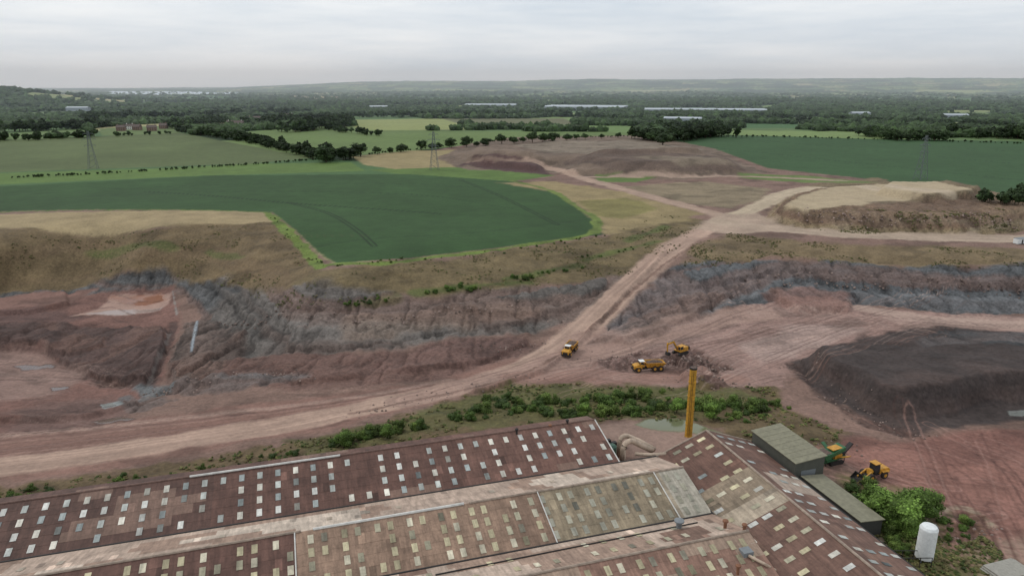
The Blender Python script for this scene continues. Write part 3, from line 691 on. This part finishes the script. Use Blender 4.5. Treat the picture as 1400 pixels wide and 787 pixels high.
addm('hall_walls_north',V,[(4,3,2,1,0),(5,6,7,8,9),(0,1,6,5),(4,0,5,9)],MWALL,fac)
V=[(10.2,-13.7,0),(32.8,-13.7,0),(32.8,-13.7,4.5),(21.5,-13.7,8.85),(10.2,-13.7,4.5)]; V+=[(a,-84.8,c) for a,b,c in V]
addm('cross_hall_walls',V,[(4,3,2,1,0),(5,6,7,8,9),(0,1,6,5),(1,2,7,6),(0,5,9,4)],MWALL,fac)
def strip(name,p0,p1,w,mat): tube(name,fac,[p0,p1],w,mat,6)
MFL=simple('ridge_flashing',(150,133,118),.7,.35,1); MWF=simple('white_flashing',(200,197,190),.6,.2,1); MDR=simple('dark_ridge',(112,88,78),.8,.3)
strip('ridge_cap',(-150,0,8.05),(1.6,0,8.05),.2,MDR)
strip('ridge_cap',(-150,-24,8.05),(-62,-24,8.05),.24,MFL); strip('ridge_cap',(-60,-24,8.05),(-34,-24,8.1),.26,MWF); strip('ridge_cap',(-33,-24,8.05),(10,-24,8.05),.24,MFL)
strip('ridge_cap',(-150,-45.5,8.05),(10,-45.5,8.05),.24,MFL); strip('ridge_cap',(21.5,-13.5,9.05),(21.5,-85,9.05),.24,MFL)
for s_ in (-63,-20.2,3.5): strip('roof_divider',(s_,-24,8.12),(s_,-35,4.72),.12,MWF)
strip('ridge_repair_strip',(-82,-.2,8.2),(-54,-.2,8.2),.22,MWF)
strip('verge_board',(1.55,0,8.05),(1.55,-13.4,4.7),.14,MWF); strip('verge_board',(10,-13.5,4.7),(21.5,-13.5,9.05),.18,MFL); strip('verge_board',(21.5,-13.5,9.05),(33,-13.5,4.7),.18,MFL)
for t_ in (13.4,35,57): strip('valley_gutter',(-150,-t_,4.62),(10,-t_,4.62),.22,MDK)
strip('valley_gutter',(10,-13.5,4.66),(10,-85,4.66),.2,MDK)
strip('eave_gutter',(33.1,-13.5,4.5),(33.1,-85,4.5),.2,MDK)
strip('roof_pipe',(5,-38,5.7),(-42,-38.6,5.9),.12,MDK)
def vent(s,t,z,r=.55,h=1.3,mat=MSTEEL):
    e_=empty('roof_vent'); e_.parent=fac; e_.location=(s,-t,z)
    tube('stack',e_,[(0,0,-.8),(0,0,h)],r*.7,mat,14); tube('cowl',e_,[(0,0,h),(0,0,h+.25),(0,0,h+.45)],[r*1.25,r*1.25,r*.3],mat,14)
vent(1,38.5,5.8,.7,1.2); vent(7.5,42.5,7.1,.4,1.2,MRUST); vent(9.5,45,8,.35,.8,MRUST); vent(-17,1,7.8,.3,.9,MDK); vent(-5,0,8,.3,.6,MDK)
for s_,t_ in ((-52,47),(-44,49),(3,53),(-9,0)): vent(s_,t_,7.4,.35,.6,MRUST)
box('roof_fan_unit',fac,6.2,8.0,-50,-48.4,6.6,7.5,MSTEEL,.05); tube('fan_duct',fac,[(7,-50,7.0),(8.5,-52,6.6),(10.5,-52.4,5.2)],.25,MDUCT)
def arc(c,r,a0,a1,n_=9): return [(c[0]+r*math.cos(a0+(a1-a0)*i_/n_),c[1],c[2]+r*math.sin(a0+(a1-a0)*i_/n_)) for i_ in range(n_+1)]
fd=empty('dust_extraction_ducts',(OX,OY,0),ANG)
tube('duct_a',fd,[(4.4,-9,0),(4.4,-9,5.0)]+arc((6,-9,5.0),1.6,math.pi,.25*math.pi)+[(9,-9.2,5.0),(11,-10,4)],.6,MDUCT,16,smooth=True)
tube('duct_b',fd,[(6,-4,0),(6,-4,3.6)]+arc((7.3,-4,3.8),1.3,math.pi,.3*math.pi)+[(10,-5.5,4.2),(12,-9,3.6)],.55,MDUCT,16,smooth=True)
tube('cyclone',fd,[(3.4,-5.5,.2),(3.4,-5.5,1.8),(3.4,-5.5,4.0),(3.4,-5.5,4.4)],[.3,1.1,1.1,.6],simple('cyclone_green',(70,100,84),.6,.2),18)
box('filter_house',fd,2.2,4.2,-2.2,.3,0,3.2,simple('filter_grey',(120,122,118),.7,.15),.05)
tube('duct_c',fd,[(6.5,-10.5,4.3),(9,-12,4.4),(12,-14,5.2)],.4,MDUCT,14,smooth=True)
for x_,y_ in ((7,1),(8.5,-1),(6.2,2.5)): box('pallet_stack',fd,x_-.6,x_+.6,y_-.5,y_+.5,0,1.1,MDK,.05)
# chimney
cpos=atz(941,597,0); ch=empty('factory_chimney',(cpos[0],cpos[1],0))
tube('shaft',ch,[(0,0,0),(0,0,.5),(0,0,17.3)],[1.0,.85,.8],MCHIM,24); tube('rim',ch,[(0,0,17.25),(0,0,17.65)],.88,MDK,24)
tube('flue_opening',ch,[(0,0,17.651),(0,0,17.66)],.7,MSOIL,24)
for z_ in (3.5,7,10.5,14): tube('flange',ch,[(0,0,z_),(0,0,z_+.18)],.92,MCHIM,24)
for s in(-.2,.2): tube('ladder_rail',ch,[(.9*math.cos(-1.9)+s,.95*math.sin(-1.9),1),(.9*math.cos(-1.9)+s,.95*math.sin(-1.9),17)],.035,MDK,5)
# sheds
s1=empty('storage_shed',(OX,OY,0),ANG)
V=[(34,-27,0),(41,-27,0),(41,-12.5,0),(34,-12.5,0),(34,-27,6.6),(41,-27,7.2),(41,-12.5,7.2),(34,-12.5,6.6)]
addm('walls',V,[(0,1,5,4),(1,2,6,5),(2,3,7,6),(3,0,4,7)],MSHW,s1)
V=[(33.7,-27.3,6.62),(41.3,-27.3,7.27),(41.3,-12.2,7.27),(33.7,-12.2,6.62)]; o=addm('roof',V,[(0,1,2,3)],MSHR,s1); o.modifiers.new('s','SOLIDIFY').thickness=.15
box('roller_door',s1,35.5,39,-27.06,-27.01,0,4.5,MSTEEL)
for k_ in range(1,8): tube('roof_seam',s1,[(33.7,-27.3+k_*1.9,6.64),(41.3,-27.3+k_*1.9,7.29)],.03,MSHR,5)
s2=empty('lean_to_shed',(OX,OY,0),ANG)
V=[(35,-44,0),(40,-44,0),(40,-28,0),(35,-28,0),(35,-44,4.0),(40,-44,3.5),(40,-28,3.5),(35,-28,4.0)]
addm('walls',V,[(0,1,5,4),(1,2,6,5),(2,3,7,6),(3,0,4,7)],MDW,s2)
V=[(34.8,-44.3,4.03),(40.3,-44.3,3.5),(40.3,-27.8,3.5),(34.8,-27.8,4.03)]; addm('roof',V,[(0,1,2,3)],MSHR,s2).modifiers.new('s','SOLIDIFY').thickness=.12
# silo
q=project(1262,766); si=empty('storage_silo',q)
tube('vessel',si,[(0,0,.5),(0,0,.9),(0,0,6.6),(0,0,7.0),(0,0,7.2)],[.9,1.45,1.45,1.2,.4],MWH,28)
for z_ in (2.3,4.4,6.4): tube('band',si,[(0,0,z_),(0,0,z_+.06)],1.47,MWH,28)
for a_ in range(4): tube('leg',si,[(1.2*math.cos(a_*1.57+.7),1.2*math.sin(a_*1.57+.7),-.2),(1.2*math.cos(a_*1.57+.7),1.2*math.sin(a_*1.57+.7),1.3)],.12,MSTEEL,6)
tube('fill_pipe',si,[(1.55,0,0),(1.55,0,6.7),(1,0,7.3)],.09,MSTEEL,8)
q=project(1236,772); fr=empty('steel_pipe_rack',q)
for x_ in(-2,0,2,4):
    for y_ in(-1,1): tube('post',fr,[(x_,y_,0),(x_,y_,2.2)],.07,MDK,6)
for y_ in(-1,1): tube('rail',fr,[(-2,y_,2.2),(4,y_,2.2)],.07,MDK,6)
q=project(1378,782); cs=empty('concrete_slab_stack',q,.3)
for k_ in range(3): box('slab',cs,-4+k_*.3,4-k_*.5,-2,2,k_*.25+.1,k_*.25+.33,MCON,.03)
# pylons
MPY=simple('pylon_steel',(104,108,110),.7,.1)
def pylon(u,v,h,rz):
    q=project(u,v); V=[];Fs=[]
    def beam(a,b,w=.14):
        a=Vector(a);b=Vector(b); d=(b-a).normalized(); up=Vector((0,0,1)) if abs(d.z)<.9 else Vector((1,0,0)); s=d.cross(up).normalized()*w; t=s.cross(d).normalized()*w
        k=len(V)
        for p_ in(a,b): V.extend([p_+s+t,p_-s+t,p_-s-t,p_+s-t])
        Fs.extend([(k,k+1,k+5,k+4),(k+1,k+2,k+6,k+5),(k+2,k+3,k+7,k+6),(k+3,k,k+4,k+7)])
    def wd(z): return 3.2*(1-z/h)**1.2+.55
    zs=[0,.16,.3,.42,.52,.6,.68,.76,.84,.92,1.0]; zs=[z_*h for z_ in zs]
    for i_ in range(len(zs)-1):
        a,b=wd(zs[i_]),wd(zs[i_+1]); c=[(1,1),(-1,1),(-1,-1),(1,-1)]
        for j in range(4):
            p0=c[j];p1=c[(j+1)%4]
            beam((p0[0]*a,p0[1]*a,zs[i_]),(p0[0]*b,p0[1]*b,zs[i_+1]),.11)
            beam((p0[0]*a,p0[1]*a,zs[i_]),(p1[0]*b,p1[1]*b,zs[i_+1]),.055); beam((p1[0]*a,p1[1]*a,zs[i_]),(p0[0]*b,p0[1]*b,zs[i_+1]),.055)
    for z_,w_ in((.62,4.6),(.78,5.6),(.92,4.2)):
        z_*=h
        for s in(-1,1):
            for y_ in(-.5,.5): beam((0,y_,z_),(s*w_,0,z_+.2),.1)
            beam((0,0,z_+1.7),(s*w_,0,z_+.2),.08); beam((s*w_,0,z_+.2),(s*w_,0,z_-1.3),.08)
    o=addm('electricity_pylon',V,Fs,MPY); o.location=(q[0],q[1],q[2]-.3); o.rotation_euler[2]=rz
pylon(128,231,34,.3); pylon(594,232,34,.3); pylon(1258,245,36,.3)
# ------------------------------------------------------------------ vegetation
bm=bmesh.new(); bmesh.ops.create_icosphere(bm,subdivisions=1,radius=1); ICO_V=np.array([v_.co[:] for v_ in bm.verts]); ICO_F=np.array([[v_.index for v_ in f_.verts] for f_ in bm.faces]); bm.free()
def crown(seed,nl,nq,size,base=(52,72,38),w=1.0,ht=1.0):
    rs=np.random.RandomState(seed); V=[];Fs=[];C=[]; k=0; b=lin(base)
    lobes=[]
    for i_ in range(nl):
        d=rs.normal(size=3); d/=np.linalg.norm(d); c=d*rs.uniform(.3,.68); lobes.append((c,rs.uniform(.28,.46),rs.uniform(.65,1.4)))
    lobes.append((np.zeros(3),.55,.9))
    for c,r,t in lobes:
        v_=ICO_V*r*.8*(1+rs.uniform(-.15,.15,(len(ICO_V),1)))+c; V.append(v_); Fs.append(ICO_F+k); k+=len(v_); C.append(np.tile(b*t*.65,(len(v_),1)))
    for i_ in range(nq):
        c,r,t=lobes[rs.randint(len(lobes))]; d=rs.normal(size=3); d/=np.linalg.norm(d); p=c+d*r*rs.uniform(.75,1.15)
        nn_=d+rs.normal(size=3)*.5; nn_/=np.linalg.norm(nn_); a=np.cross(nn_,rs.normal(size=3)); a/=np.linalg.norm(a); bb=np.cross(nn_,a); s=size*rs.uniform(.5,1.4)
        V.append(np.array([p+a*s,p+bb*s*.8,p-a*s,p-bb*s*.8])); Fs.append(np.array([[k,k+1,k+2],[k,k+2,k+3]])); k+=4
        C.append(np.tile(b*t*rs.uniform(.7,1.35),(4,1)))
    V=np.concatenate(V); V[:,0]*=w; V[:,1]*=w; V[:,2]*=ht
    return V,np.concatenate(Fs),np.concatenate(C)
def trunk(V,Fs,C,h0,h1,r):
    k=len(V); a=np.arange(6)*math.pi/3
    ring=lambda z,rr_:np.stack([np.cos(a)*rr_,np.sin(a)*rr_,np.full(6,z)],1)
    vs=[V];fs=[Fs];cs=[C]; tr=lin((70,58,48))
    def add(r0,r1):
        nonlocal k
        vs.append(np.concatenate([r0,r1])); f_=[]
        for i_ in range(6): j=(i_+1)%6; f_+=[[k+i_,k+j,k+6+j],[k+i_,k+6+j,k+6+i_]]
        fs.append(np.array(f_)); cs.append(np.tile(tr,(12,1))); k+=12
    add(ring(h0,r),ring(h1,r*.35))
    for i_ in range(4):
        an=i_*1.57+.4; z0=h0+(h1-h0)*(.45+.12*i_); d=np.array([math.cos(an)*.28,math.sin(an)*.28,.2])
        add(ring(z0,r*.4),ring(z0,r*.12)+d)
    return np.concatenate(vs),np.concatenate(fs),np.concatenate(cs)
def tree_tpl(seed,nl,nq,size,base,w=.42):
    V,Fs,C=crown(seed,nl,nq,size,base,w,.42); V[:,2]+=.58
    return trunk(V,Fs,C,0,.62,.03)
def bush_tpl(seed,nl,nq,size,base):
    V,Fs,C=crown(seed,nl,nq,size,base,.6,.5); V[:,2]=np.maximum(V[:,2]+.36,-.03); return trunk(V,Fs,C,0,.4,.03)
class Mass:
    def __init__(s): s.V=[];s.F=[];s.C=[];s.k=0
    def add(s,tpl,x,y,z,sc,sz=None,tint=1,yaw=None):
        V,Fs,C=tpl; yaw=rnd.uniform(0,6.28) if yaw is None else yaw; c_,n_=math.cos(yaw),math.sin(yaw); sz=sz or sc
        W_=np.empty_like(V); W_[:,0]=(V[:,0]*c_-V[:,1]*n_)*sc+x; W_[:,1]=(V[:,0]*n_+V[:,1]*c_)*sc+y; W_[:,2]=V[:,2]*sz+z
        s.V.append(W_); s.F.append(Fs+s.k); s.k+=len(V); s.C.append(C*tint)
    def done(s,name): 
        if s.V: return mesh_np(name,np.concatenate(s.V),np.concatenate(s.F),mf,np.concatenate(s.C))
FG=(53,69,39)
def blob(seed,nl=3):
    rs=np.random.RandomState(seed); V=[];Fs=[];C=[];k=0
    for i_ in range(nl):
        c=np.array([rs.uniform(-.45,.45),rs.uniform(-.45,.45),rs.uniform(.3,.6)]) if i_ else np.array([0,0,.45]); r=rs.uniform(.35,.55) 
        v_=ICO_V*r*(1+rs.uniform(-.22,.22,(len(ICO_V),1)))+c; V.append(v_);Fs.append(ICO_F+k);k+=len(v_);C.append(np.tile(lin(FG)*rs.uniform(.65,1.4),(len(v_),1)))
    return np.concatenate(V),np.concatenate(Fs),np.concatenate(C)
blobs=[blob(i_) for i_ in range(8)]
M=Mass(); NT=46000
rs=np.random.RandomState(5)
a_=rs.uniform(-.74,.74,NT); r_=np.exp(rs.uniform(math.log(1150),math.log(6200),NT))
x_=r_*np.sin(a_); y_=r_*np.cos(a_)
e_,id_,wd_=country(x_,y_)
keep=(wd_&(rs.uniform(size=NT)<.95))|((e_<13)&(rs.uniform(size=NT)<.95))
for P in CLEAR:
    keep&=poly_sd(x_,y_,P)<4
SHEDS=[((635,147.5),(705,147.5),60),((742,150),(855,151),110),((880,154.5),(1050,155.5),60),((905,168),(960,169),25),((505,150),(530,150),30),((1290,163),(1325,163.5),25),((1165,160),(1190,160),20),((90,152),(120,152),20)]
SP=[]
for a,b,dd in SHEDS:
    p=project(*a);q=project(*b); SP.append((p,q,dd))
    P=np.array([(p[0]-20,p[1]-45),(q[0]+20,q[1]-45),(q[0]+20,q[1]+dd+10),(p[0]-20,p[1]+dd+10)]); keep&=poly_sd(x_,y_,P)<0
x_,y_,r_=x_[keep],y_[keep],r_[keep]; z_=hlut(x_,y_)
for i_ in range(len(x_)):
    s=rnd.uniform(8,15)*(1+.35*(r_[i_]>2500)); M.add(blobs[i_%8],x_[i_],y_[i_],z_[i_]-1,s,s*rnd.uniform(.7,1.1),rnd.uniform(.65,1.35))
M.done('distant_woodland')
print('wood',len(x_),time.time()-T0)
FT=[tree_tpl(i_+20,7,150,.17,FG,w=.46) for i_ in range(5)]
def treeline(name,pts,sp,h0,h1,jit=3,rows=1):
    P=smooth(PP(pts),1) if len(pts)>2 else PP(pts); m_=Mass()
    for a,b in zip(P[:-1],P[1:]):
        L=math.hypot(*(b-a)); n_=max(1,int(L/sp*rows))
        for i_ in range(n_):
            t=rnd.random() if rows>1 else (i_+rnd.uniform(0,.8))/n_; x=a[0]+(b[0]-a[0])*t+rnd.gauss(0,jit); y=a[1]+(b[1]-a[1])*t+rnd.gauss(0,jit)
            h=rnd.uniform(h0,h1); m_.add(FT[rnd.randrange(5)],x,y,hz(x,y)-h*.12,h,h*rnd.uniform(.85,1.05),rnd.uniform(.7,1.25))
    m_.done(name)
treeline('hedgerow_trees',[(245,179),(290,187),(350,196),(400,208),(450,220)],7,8,17,5,1.9)
treeline('tree_clump',[(425,210),(450,215),(478,218)],6,12,20,6,1.8)
treeline('hedgerow_trees',[(0,193),(60,191),(130,187)],9,9,17,6,1.8)
treeline('tree_belt',[(-60,182),(30,180),(110,176),(140,173)],9,14,24,14,3)
treeline('tree_belt',[(120,169),(160,165),(215,164)],8,20,29,14,2.8)
treeline('hedgerow_trees',[(140,187),(190,185),(240,183)],8,5,12,4,1.2)
treeline('tree_belt',[(240,176),(270,172),(310,168)],8,13,24,10,2.6)
treeline('tree_belt',[(345,174),(370,173),(430,166),(480,171),(400,181)],8,15,28,14,2.6)
treeline('tree_belt',[(230,165),(330,158),(420,156)],10,15,25,22,2.6)
treeline('tree_belt',[(450,177),(480,183),(520,186)],9,8,14,4,1.4)
treeline('tree_belt',[(480,161),(600,160),(700,159),(800,160)],9,13,22,20,2.4)
treeline('copse',[(880,190),(920,193),(985,185)],7,15,23,12,3)
treeline('copse',[(880,178),(930,180),(990,178)],7,15,23,12,2.5)
treeline('tree_belt',[(1188,185),(1220,192),(1290,192)],7,12,20,8,2.6)
treeline('tree_belt',[(1300,186),(1350,188),(1460,192)],8,14,24,14,3)
treeline('tree_belt',[(1000,165),(1150,168),(1250,174),(1400,178)],9,13,21,14,2.5)
treeline('tree_belt',[(820,166),(900,165),(1000,166)],9,12,20,12,2.3)
treeline('copse',[(1345,274),(1380,278),(1430,283)],4,6,11,5,3.5)
treeline('field_hedge',[(-60,247),(100,240),(220,233),(350,225),(430,219)],3,1.8,3.6,.8,1.3)
treeline('field_hedge',[(915,191),(1000,186),(1200,191),(1400,197)],5,2,5,1)
treeline('field_hedge',[(490,213),(560,206),(640,196),(760,189),(860,187)],4,2.4,4,1)
tmesh=[]
for i_ in range(5):
    V,Fs,C=tree_tpl(i_+60,9,700,.085,FG,w=.46); tmesh.append(mesh_np('round_tree',V,Fs,mf,C,link=False))
def itree(name,u,v,h,wf=1):
    q=project(u,v); o=bpy.data.objects.new(name,rnd.choice(tmesh)); scene.collection.objects.link(o); o.location=(q[0],q[1],q[2]-.16*h); o.scale=(h*wf,h*wf,h); o.rotation_euler[2]=rnd.uniform(0,6.28)
for u,v,h in [(493,214,19),(516,211,11),(533,209,8),(548,208,14),(576,205,15),(590,204,11),(600,203,9),(617,202,15),(638,201,16),(652,200,9),(664,199,14),(686,197,16),(703,196,12),(715,195,9),(728,195,16),(742,194,13),(756,193,15),(775,192,12),(788,191,10),(800,191,11),(822,190,9),(845,189,10),(906,198,22),(890,193,15),(868,190,12),(472,218,16),(446,222,21),(405,211,17)]:
    itree('hedgerow_tree',u,v,h,1.25)
LG=(94,118,52)
bmesh_=[]
for i_,bc in enumerate([(74,94,42),(86,108,48),(66,84,40),(98,116,54),(80,96,44)]):
    V,Fs,C=bush_tpl(i_+90,8,1300,.06,bc); bmesh_.append(mesh_np('leafy_bush',V,Fs,mf,C,link=False))
def ibush(name,x,y,h,w=1):
    o=bpy.data.objects.new(name,rnd.choice(bmesh_)); scene.collection.objects.link(o); o.location=(x,y,hz(x,y)-.08*h); s=h*w*rnd.uniform(.9,1.25); o.scale=(s,s*rnd.uniform(.85,1.15),h); o.rotation_euler[2]=rnd.uniform(0,6.28)
def bushrow(pts,n_,h0,h1,j):
    P=PP(pts)
    for i_ in range(n_):
        k=rnd.randrange(len(P)-1); t=rnd.random(); p=P[k]*(1-t)+P[k+1]*t
        ibush('bush',p[0]+rnd.gauss(0,j),p[1]+rnd.gauss(0,j*.6),h0+(h1-h0)*rnd.random()**1.5)
bushrow([(450,608),(500,598),(560,588),(640,572)],30,1.5,4.2,1.5)
bushrow([(640,572),(700,550),(760,552),(840,548),(900,545)],60,1.2,4.4,4)
bushrow([(700,562),(780,568),(860,566)],30,1.6,4,2)
bushrow([(870,560),(930,556),(985,562),(1030,556)],34,1.6,5,3)
bushrow([(1000,575),(1050,560),(1065,548)],14,1.2,3,3)
bushrow([(0,680),(150,662),(300,640),(420,618)],26,.8,2.2,2)
bushrow([(470,416),(540,408)],16,1,2.8,2); bushrow([(575,402),(650,392)],14,1,2.8,2); bushrow([(690,384),(730,378),(790,366)],20,1,3.0,2); bushrow([(800,352),(900,335)],10,.8,1.8,3)
bushrow([(372,298),(425,350),(450,366)],14,.6,1.4,1.5); bushrow([(462,364),(600,354),(830,322)],34,.6,1.6,2)  # scrub added along the verges to stand in for the rim's dark shading line
bushrow([(1165,668),(1200,690),(1240,700)],14,2.5,4.5,2); bushrow([(1180,700),(1220,720),(1250,735)],10,2,4,2); bushrow([(1222,745),(1240,760)],8,1.2,2.6,1.2)
bushrow([(1290,712),(1320,722),(1300,745)],12,.8,2.2,1.5)
lt=[]
for i_ in range(3):
    V,Fs,C=tree_tpl(i_+130,11,2600,.05,LG,w=.5); lt.append(mesh_np('leafy_tree',V,Fs,mf,C,link=False))
for u,v,h in [(1205,708,7.5),(1225,716,9),(1252,712,7.5),(1235,728,6.5),(1190,692,6),(1265,700,6),(925,565,5),(975,572,5.5),(800,570,5),(470,612,4.5),(530,598,4.5)]:
    q=project(u,v); o=bpy.data.objects.new('leafy_tree',rnd.choice(lt)); scene.collection.objects.link(o); o.location=(q[0],q[1],q[2]-.12*h); o.scale=(h*1.15,h*1.15,h); o.rotation_euler[2]=rnd.uniform(0,6)
M=Mass(); tf=[bush_tpl(i_+200,4,26,.17,c) for i_,c in enumerate([(106,106,62),(122,112,74),(86,98,50)])]
bx0,by0=BP.min(0);bx1,by1=BP.max(0); tx=rs.uniform(bx0,bx1,9000); ty=rs.uniform(by0,by1,9000)
k=(poly_sd(tx,ty,BP)>.5)&(fbm(tx/6,ty/6,3,12)>.45); tx,ty=tx[k],ty[k]; tz=hlut(tx,ty)
for i_ in range(len(tx)): M.add(tf[i_%3],tx[i_],ty[i_],tz[i_]-.1,rnd.uniform(.6,1.6),rnd.uniform(.4,1.0),rnd.uniform(.7,1.2))
M.done('bank_grass')
M=Mass()
for poly in ([(-100,324),(200,313),(385,302),(432,362),(442,385),(380,420),(330,398),(230,368),(-100,378)],[(428,374),(460,366),(600,353),(830,322),(900,292),(962,300),(930,338),(850,380),(700,394),(560,410),(400,426),(370,415)],[(945,335),(1000,318),(1100,330),(1500,350),(1500,372),(1250,366),(1050,352),(930,372)],[(1060,310),(1180,320),(1400,316),(1430,300),(1400,290),(1100,296)],[(1165,655),(1240,672),(1300,700),(1345,730),(1400,787),(1300,830),(1200,787),(1160,720)]):
    P=PP(poly); b0=P.min(0);b1=P.max(0); tx=rs.uniform(b0[0],b1[0],7000); ty=rs.uniform(b0[1],b1[1],7000)
    k=(poly_sd(tx,ty,P)>0)&(fbm(tx/12,ty/12,3,14)>.56)
    if b1[1]<170: k&=rs.uniform(size=7000)<.35
    tx,ty=tx[k],ty[k]; tz=hlut(tx,ty)
    for i_ in range(len(tx)): M.add(tf[i_%3],tx[i_],ty[i_],tz[i_]-.1,rnd.uniform(.6,1.5),rnd.uniform(.3,.8),rnd.uniform(.6,1.1))
M.done('slope_weeds')
M=Mass(); rk_=(ICO_V*(1+np.random.RandomState(3).uniform(-.3,.3,(len(ICO_V),1)))*.5,ICO_F,np.tile(lin((116,100,92)),(len(ICO_V),1)))
for pts,n_,s0,s1_ in [([(640,480),(740,470),(800,415)],80,.3,.9),([(480,566),(640,534),(735,507)],120,.3,.8),([(905,494),(940,500),(975,504)],110,.3,1.1),([(930,510),(985,525)],80,.3,1.1),([(1090,296),(1200,300),(1390,308)],220,.5,1.4),([(200,540),(420,512)],110,.3,.9),([(810,496),(870,484)],70,.3,.8),([(1120,610),(1180,620)],40,.2,.6),([(1020,372),(1200,385),(1400,395)],160,.4,1.3),([(300,440),(500,440),(700,420)],160,.4,1.2),([(1085,500),(1150,556),(1240,594)],120,.2,.7),([(1300,735),(1345,720)],60,.2,.8)]:
    P=PP(pts)
    for i_ in range(n_):
        kk=rnd.randrange(len(P)-1); t=rnd.random(); p=P[kk]*(1-t)+P[kk+1]*t; x=p[0]+rnd.gauss(0,4);y=p[1]+rnd.gauss(0,3); s=rnd.uniform(s0,s1_)
        M.add(rk_,x,y,hz(x,y),s,s*.8,rnd.uniform(.5,1.5))
M.done('loose_rocks')
# ------------------------------------------------------------------ houses / sheds far
def house(name,u,v,L,D,H_,rz,mw,mr_):
    q=project(u,v); e_=empty(name,q,rz)
    box('walls',e_,-L/2,L/2,-D/2,D/2,-1,H_,mw)
    prism('roof',e_,[(-D/2-.4,H_),(D/2+.4,H_),(0,H_+D*.42)],-L/2-.3,L/2+.3,mr_).rotation_euler[2]=math.pi/2
    for s in(-1,1): box('chimney',e_,s*L*.38-.5,s*L*.38+.5,-.4,.4,H_+D*.3,H_+D*.42+1.4,mw)
    for k_ in range(4):
        x=-L/2+L*(k_+.5)/4
        for zz in(1,3.6): box('window',e_,x-.6,x+.6,-D/2-.05,-D/2+.02,zz,zz+1.3,MGL)
house('white_house',322,175,28,10,8,.1,MREND,MTILE); house('white_house',405,168,16,8,7,-.2,MREND,MTILE); house('white_house',445,167,14,8,7,.2,MREND,MTILE); house('white_house',395,162,18,8,7,.2,MREND,MTILE)
for u,v,L in [(166,179,13),(188,178,12),(208,179,14),(224,176,12)]: house('brick_house',u,v,L,9,5.5,rnd.uniform(-.4,.4),MBRK,MTILE)
house('white_house',178,177,11,8,5.5,.3,MREND,MTILE)
house('brick_house',348,166,24,10,6,.1,MBRK,MTILE)
for p,q,dd in SP:
    cx_=(p[0]+q[0])/2; cy_=(p[1]+q[1])/2; L=abs(q[0]-p[0]); e_=empty('distant_warehouse',(cx_,cy_,max(p[2],q[2])),math.atan2(q[1]-p[1],q[0]-p[0]))
    box('walls',e_,-L/2,L/2,0,dd,-3,9,MWW)
    nb_=max(1,int(dd/25))
    for k_ in range(nb_):
        y0=dd*k_/nb_; y1=dd*(k_+1)/nb_; V=[(-L/2,y0,9.05),(L/2,y0,9.05),(L/2,(y0+y1)/2,11.5),(-L/2,(y0+y1)/2,11.5),(-L/2,y1,9.05),(L/2,y1,9.05)]
        addm('roof_bay',V,[(0,1,2,3),(3,2,5,4)],MSHED,e_)
q=project(1394,333); cb=empty('site_cabin',q,.3); box('cabin_body',cb,-3,3,-1.3,1.3,.2,2.8,MWH,.05); box('cabin_roof',cb,-3.1,3.1,-1.4,1.4,2.81,2.95,MSTEEL); box('cabin_door',cb,-.5,.4,-1.34,-1.31,.3,2.3,MDK); box('cabin_window',cb,1,2,-1.34,-1.31,1.2,2.1,MGL)
# ------------------------------------------------------------------ haze (real participating air over the distant country)
mh=bpy.data.materials.new('haze'); mh.use_nodes=True; nt=mh.node_tree; nt.nodes.remove(nt.nodes['Principled BSDF'])
vs=N(nt,'ShaderNodeVolumeScatter'); vs.inputs['Color'].default_value=(.84,.93,1,1); vs.inputs['Density'].default_value=1.2e-4; vs.inputs['Anisotropy'].default_value=.1
nt.links.new(vs.outputs[0],nt.nodes['Material Output'].inputs['Volume'])
hb=box('haze',None,-13000,13000,1000,14000,-60,300,mh)
# ------------------------------------------------------------------ sky, sun, camera
w=bpy.data.worlds.new('World'); scene.world=w; w.use_nodes=True; nt=w.node_tree; bg=nt.nodes['Background']
sk=N(nt,'ShaderNodeTexSky'); sk.sky_type='NISHITA'; sk.sun_disc=False; SE,SR=math.radians(48),math.radians(-60)
sk.sun_elevation=SE; sk.sun_rotation=SR; sk.air_density=1.2; sk.dust_density=3
tc=N(nt,'ShaderNodeTexCoord'); mp=N(nt,'ShaderNodeMapping'); mp.inputs['Scale'].default_value=(2.0,2.0,18); nt.links.new(tc.outputs['Generated'],mp.inputs[0])
nn=noise(nt,mp.outputs[0],1.4,8,.58)
cr=N(nt,'ShaderNodeValToRGB'); cr.color_ramp.elements[0].position=.32; cr.color_ramp.elements[0].color=(7.1,7.9,8.8,1); cr.color_ramp.elements[1].position=.64; cr.color_ramp.elements[1].color=(9.8,10.1,10.4,1)
nt.links.new(nn,cr.inputs[0])
mx=N(nt,'ShaderNodeMixRGB'); mx.inputs[0].default_value=.9; nt.links.new(sk.outputs[0],mx.inputs[1]); nt.links.new(cr.outputs[0],mx.inputs[2])
nt.links.new(mx.outputs[0],bg.inputs[0]); bg.inputs[1].default_value=.1
sl=bpy.data.lights.new('sun','SUN'); sl.energy=.85; sl.angle=math.radians(15); sl.color=(1,.97,.91)
so=bpy.data.objects.new('sun',sl); scene.collection.objects.link(so)
d=Vector((math.sin(SR)*math.cos(SE),math.cos(SR)*math.cos(SE),math.sin(SE))); so.rotation_euler=d.to_track_quat('Z','Y').to_euler()
cam=bpy.data.cameras.new('camera'); co=bpy.data.objects.new('camera',cam); scene.collection.objects.link(co)
co.location=(0,0,CAMH); co.rotation_euler=(math.pi/2-TH,0,0); cam.sensor_width=36; cam.lens=36*FP/1400; cam.clip_start=.5; cam.clip_end=60000
scene.camera=co
scene.view_settings.view_transform='Standard'; scene.view_settings.look='None'; scene.view_settings.exposure=0
print('done',time.time()-T0)
